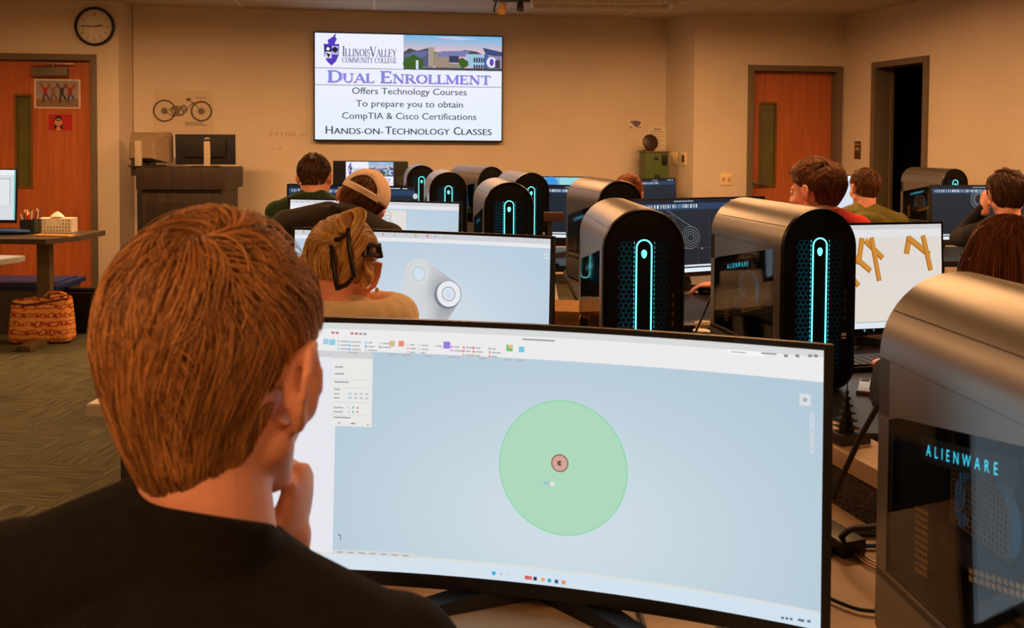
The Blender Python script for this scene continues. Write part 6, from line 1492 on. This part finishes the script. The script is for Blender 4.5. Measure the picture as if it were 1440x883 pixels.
t = thing('computer_mouse', 'black mouse under the red-sleeved boy\'s hand', 'mouse', (hh_.x - .06, hh_.y - .0, DESK), R(20))
MB().ell((0, 0, .012), (.032, .055, .022)).build('mouse_body', BLACK, t); MB().cyl((-.004, .03, .030), (.004, .03, .030), .008).build('scroll_wheel', DGREY, t)
# clutter between the blond woman's monitor and the first tower
p = Zp(794, 452, DESK)
t = thing('snack_bag', 'crumpled red and cream snack bag between the link-plate monitor and its tower', 'snack bag', (.165, 2.50, DESK), R(15))
MB().loft([ring(Vector((0, .0, z)), a, b, Matrix.Identity(3), 16) for z, a, b in ((0.002, .035, .03), (.03, .04, .034), (.06, .038, .02), (.085, .04, .006))]).build('foil_bag', M('red_foil', (206, 44, 36), .35, var=.2, scale=20), t)
MB().ell((0, -.033, .03), (.026, .006, .018)).build('cream_panel', M('cream_label', (236, 210, 160), .5), t)
t = thing('cardboard_box', 'open cardboard box on the desk behind the first large tower', 'cardboard box', (.14, 3.02 - .12, DESK), R(-8))
CBX = M('cardboard', (196, 148, 92), .85, var=.08); mb = MB()
for c, q in (((0, .06, .07), (.16, .004, .14)), ((0, -.06, .07), (.16, .004, .14)), ((.078, 0, .07), (.004, .12, .14)), ((-.078, 0, .07), (.004, .12, .14)), ((0, 0, .003), (.16, .12, .005))): mb.box(c, q)
mb.build('carton', CBX, t, smooth=False)
for s_ in (-1, 1): MB().box((0, s_ * .085, .155), (.155, .06, .003), Matrix.Rotation(R(s_ * 28), 3, 'X')).build('flap', CBX, t)
t = thing('desk_clamp', 'brown clamp on a post in front of the dark screen at the back center', 'clamp', (.215, 5.16, DESK))
MB().cyl((0, 0, 0), (0, 0, .26), .014).build('post', DGREY, t); MB().box((.02, 0, .27), (.11, .05, .05), bev=.006).build('clamp_head', M('brown_plastic', (76, 48, 36), .5), t); MB().box((0, 0, .006), (.1, .09, .012), bev=.003).build('base', BLACK, t)
t = thing('desktop_speaker', 'small black speaker box beside the monitor repeating the slide', 'speaker', (-.93, 7.72, DESK), R(10))
MB().box((0, 0, .26), (.12, .10, .52), bev=.01).build('cabinet', BLACK, t); MB().cyl((0, -.05, .36), (0, -.056, .36), .04).cyl((0, -.05, .2), (0, -.056, .2), .045).build('speaker_cone', DGREY, t)

# ------------------------------------------------------------------ cables
def cable(label, pts, r, mat, name='cable', group='cables on the desks'):
    P = [Vector(p) for p in pts]; q = []
    for i in range(len(P) - 1):
        a, b, c, d = P[max(0, i - 1)], P[i], P[i + 1], P[min(len(P) - 1, i + 2)]
        for u in np.linspace(0, 1, 8, endpoint=False): q.append(.5 * ((2 * b) + (c - a) * u + (2 * a - 5 * b + 4 * c - d) * u * u + (3 * b - a - 3 * c + d) * u ** 3))
    q.append(P[-1]); return tag(MB().tube(q, r, 10).build(name, mat), label, 'cable', group)
CBL = M('black_rubber_cable', (18, 17, 17), .45); BLU = M('blue_network_cable', (40, 84, 150), .4); CLR = M('clear_cable', (176, 140, 96), .2, var=.1)
zt_ = DESK + .006
cable('thick black cable slanting up from the desk to the nearest tower', [D(1172, 700, 1.50), D(1180, 680, 1.48), D(1210, 615, 1.42), D(1236, 568, 1.37), D(1248, 545, 1.33)], .0045, CBL)
cable('thin black cable slanting over the black desk left of the see-through tower', [D(975, 474, 3.05), D(990, 440, 3.08), D(1004, 406, 3.10)], .004, CBL)
cable('black cable arching over the desk behind the green-disc monitor', [Zp(1150, 790, zt_), Zp(1172, 768, zt_), D(1195, 745, 1.50), D(1225, 741, 1.46), D(1262, 738, 1.40)], .005, CBL)
cable('second black cable lying under the arching one beside the nearest tower', [Zp(1165, 775, zt_), Zp(1190, 752, zt_), Zp(1220, 750, zt_), Zp(1265, 752, zt_)], .006, CBL)
cable('blue network cable on the desk beside the nearest tower', [Zp(1168, 742, zt_), Zp(1190, 755, zt_), Zp(1212, 766, zt_), Zp(1240, 767, zt_), Zp(1268, 764, zt_)], .004, BLU)
for k in range(3):
    cable(('clear copper-coloured wire beside the blue cable, the upper one', 'clear copper-coloured wire beside the blue cable, the middle one', 'clear copper-coloured wire beside the blue cable, the lower one')[k], [Zp(1160, 733 + k * 4, zt_), Zp(1196, 766 + k * 4, zt_), Zp(1225, 788 + k * 4, zt_), Zp(1268, 802 + k * 5, zt_)], .0016, CLR)
cable('long black cable crossing the desk low beside the nearest tower', [Zp(1160, 838, zt_), Zp(1185, 849, zt_), Zp(1215, 858, zt_), Zp(1262, 860, zt_)], .003, CBL)
cable('black cable curling under the green-disc monitor to the right of its stand', [Zp(890, 800, zt_), Zp(896, 846, zt_), Zp(906, 884, zt_), Zp(915, 930, zt_)], .0035, CBL)
cable('short black cable loop under the right half of the green-disc monitor', [Zp(1020, 866, zt_), Zp(1010, 872, zt_), Zp(1018, 882, zt_), Zp(1026, 900, zt_)], .003, CBL)
t = thing('power_adapter', 'small black power adapter on the desk at the right edge of the green-disc monitor', 'power adapter', Zp(1176, 768, DESK), R(20))
MB().box((0, 0, .014), (.05, .09, .028), bev=.006).build('adapter_body', BLACK, t); MB().cyl((0, .045, .014), (0, .065, .014), .006, .004).build('strain_relief', BLACK, t)
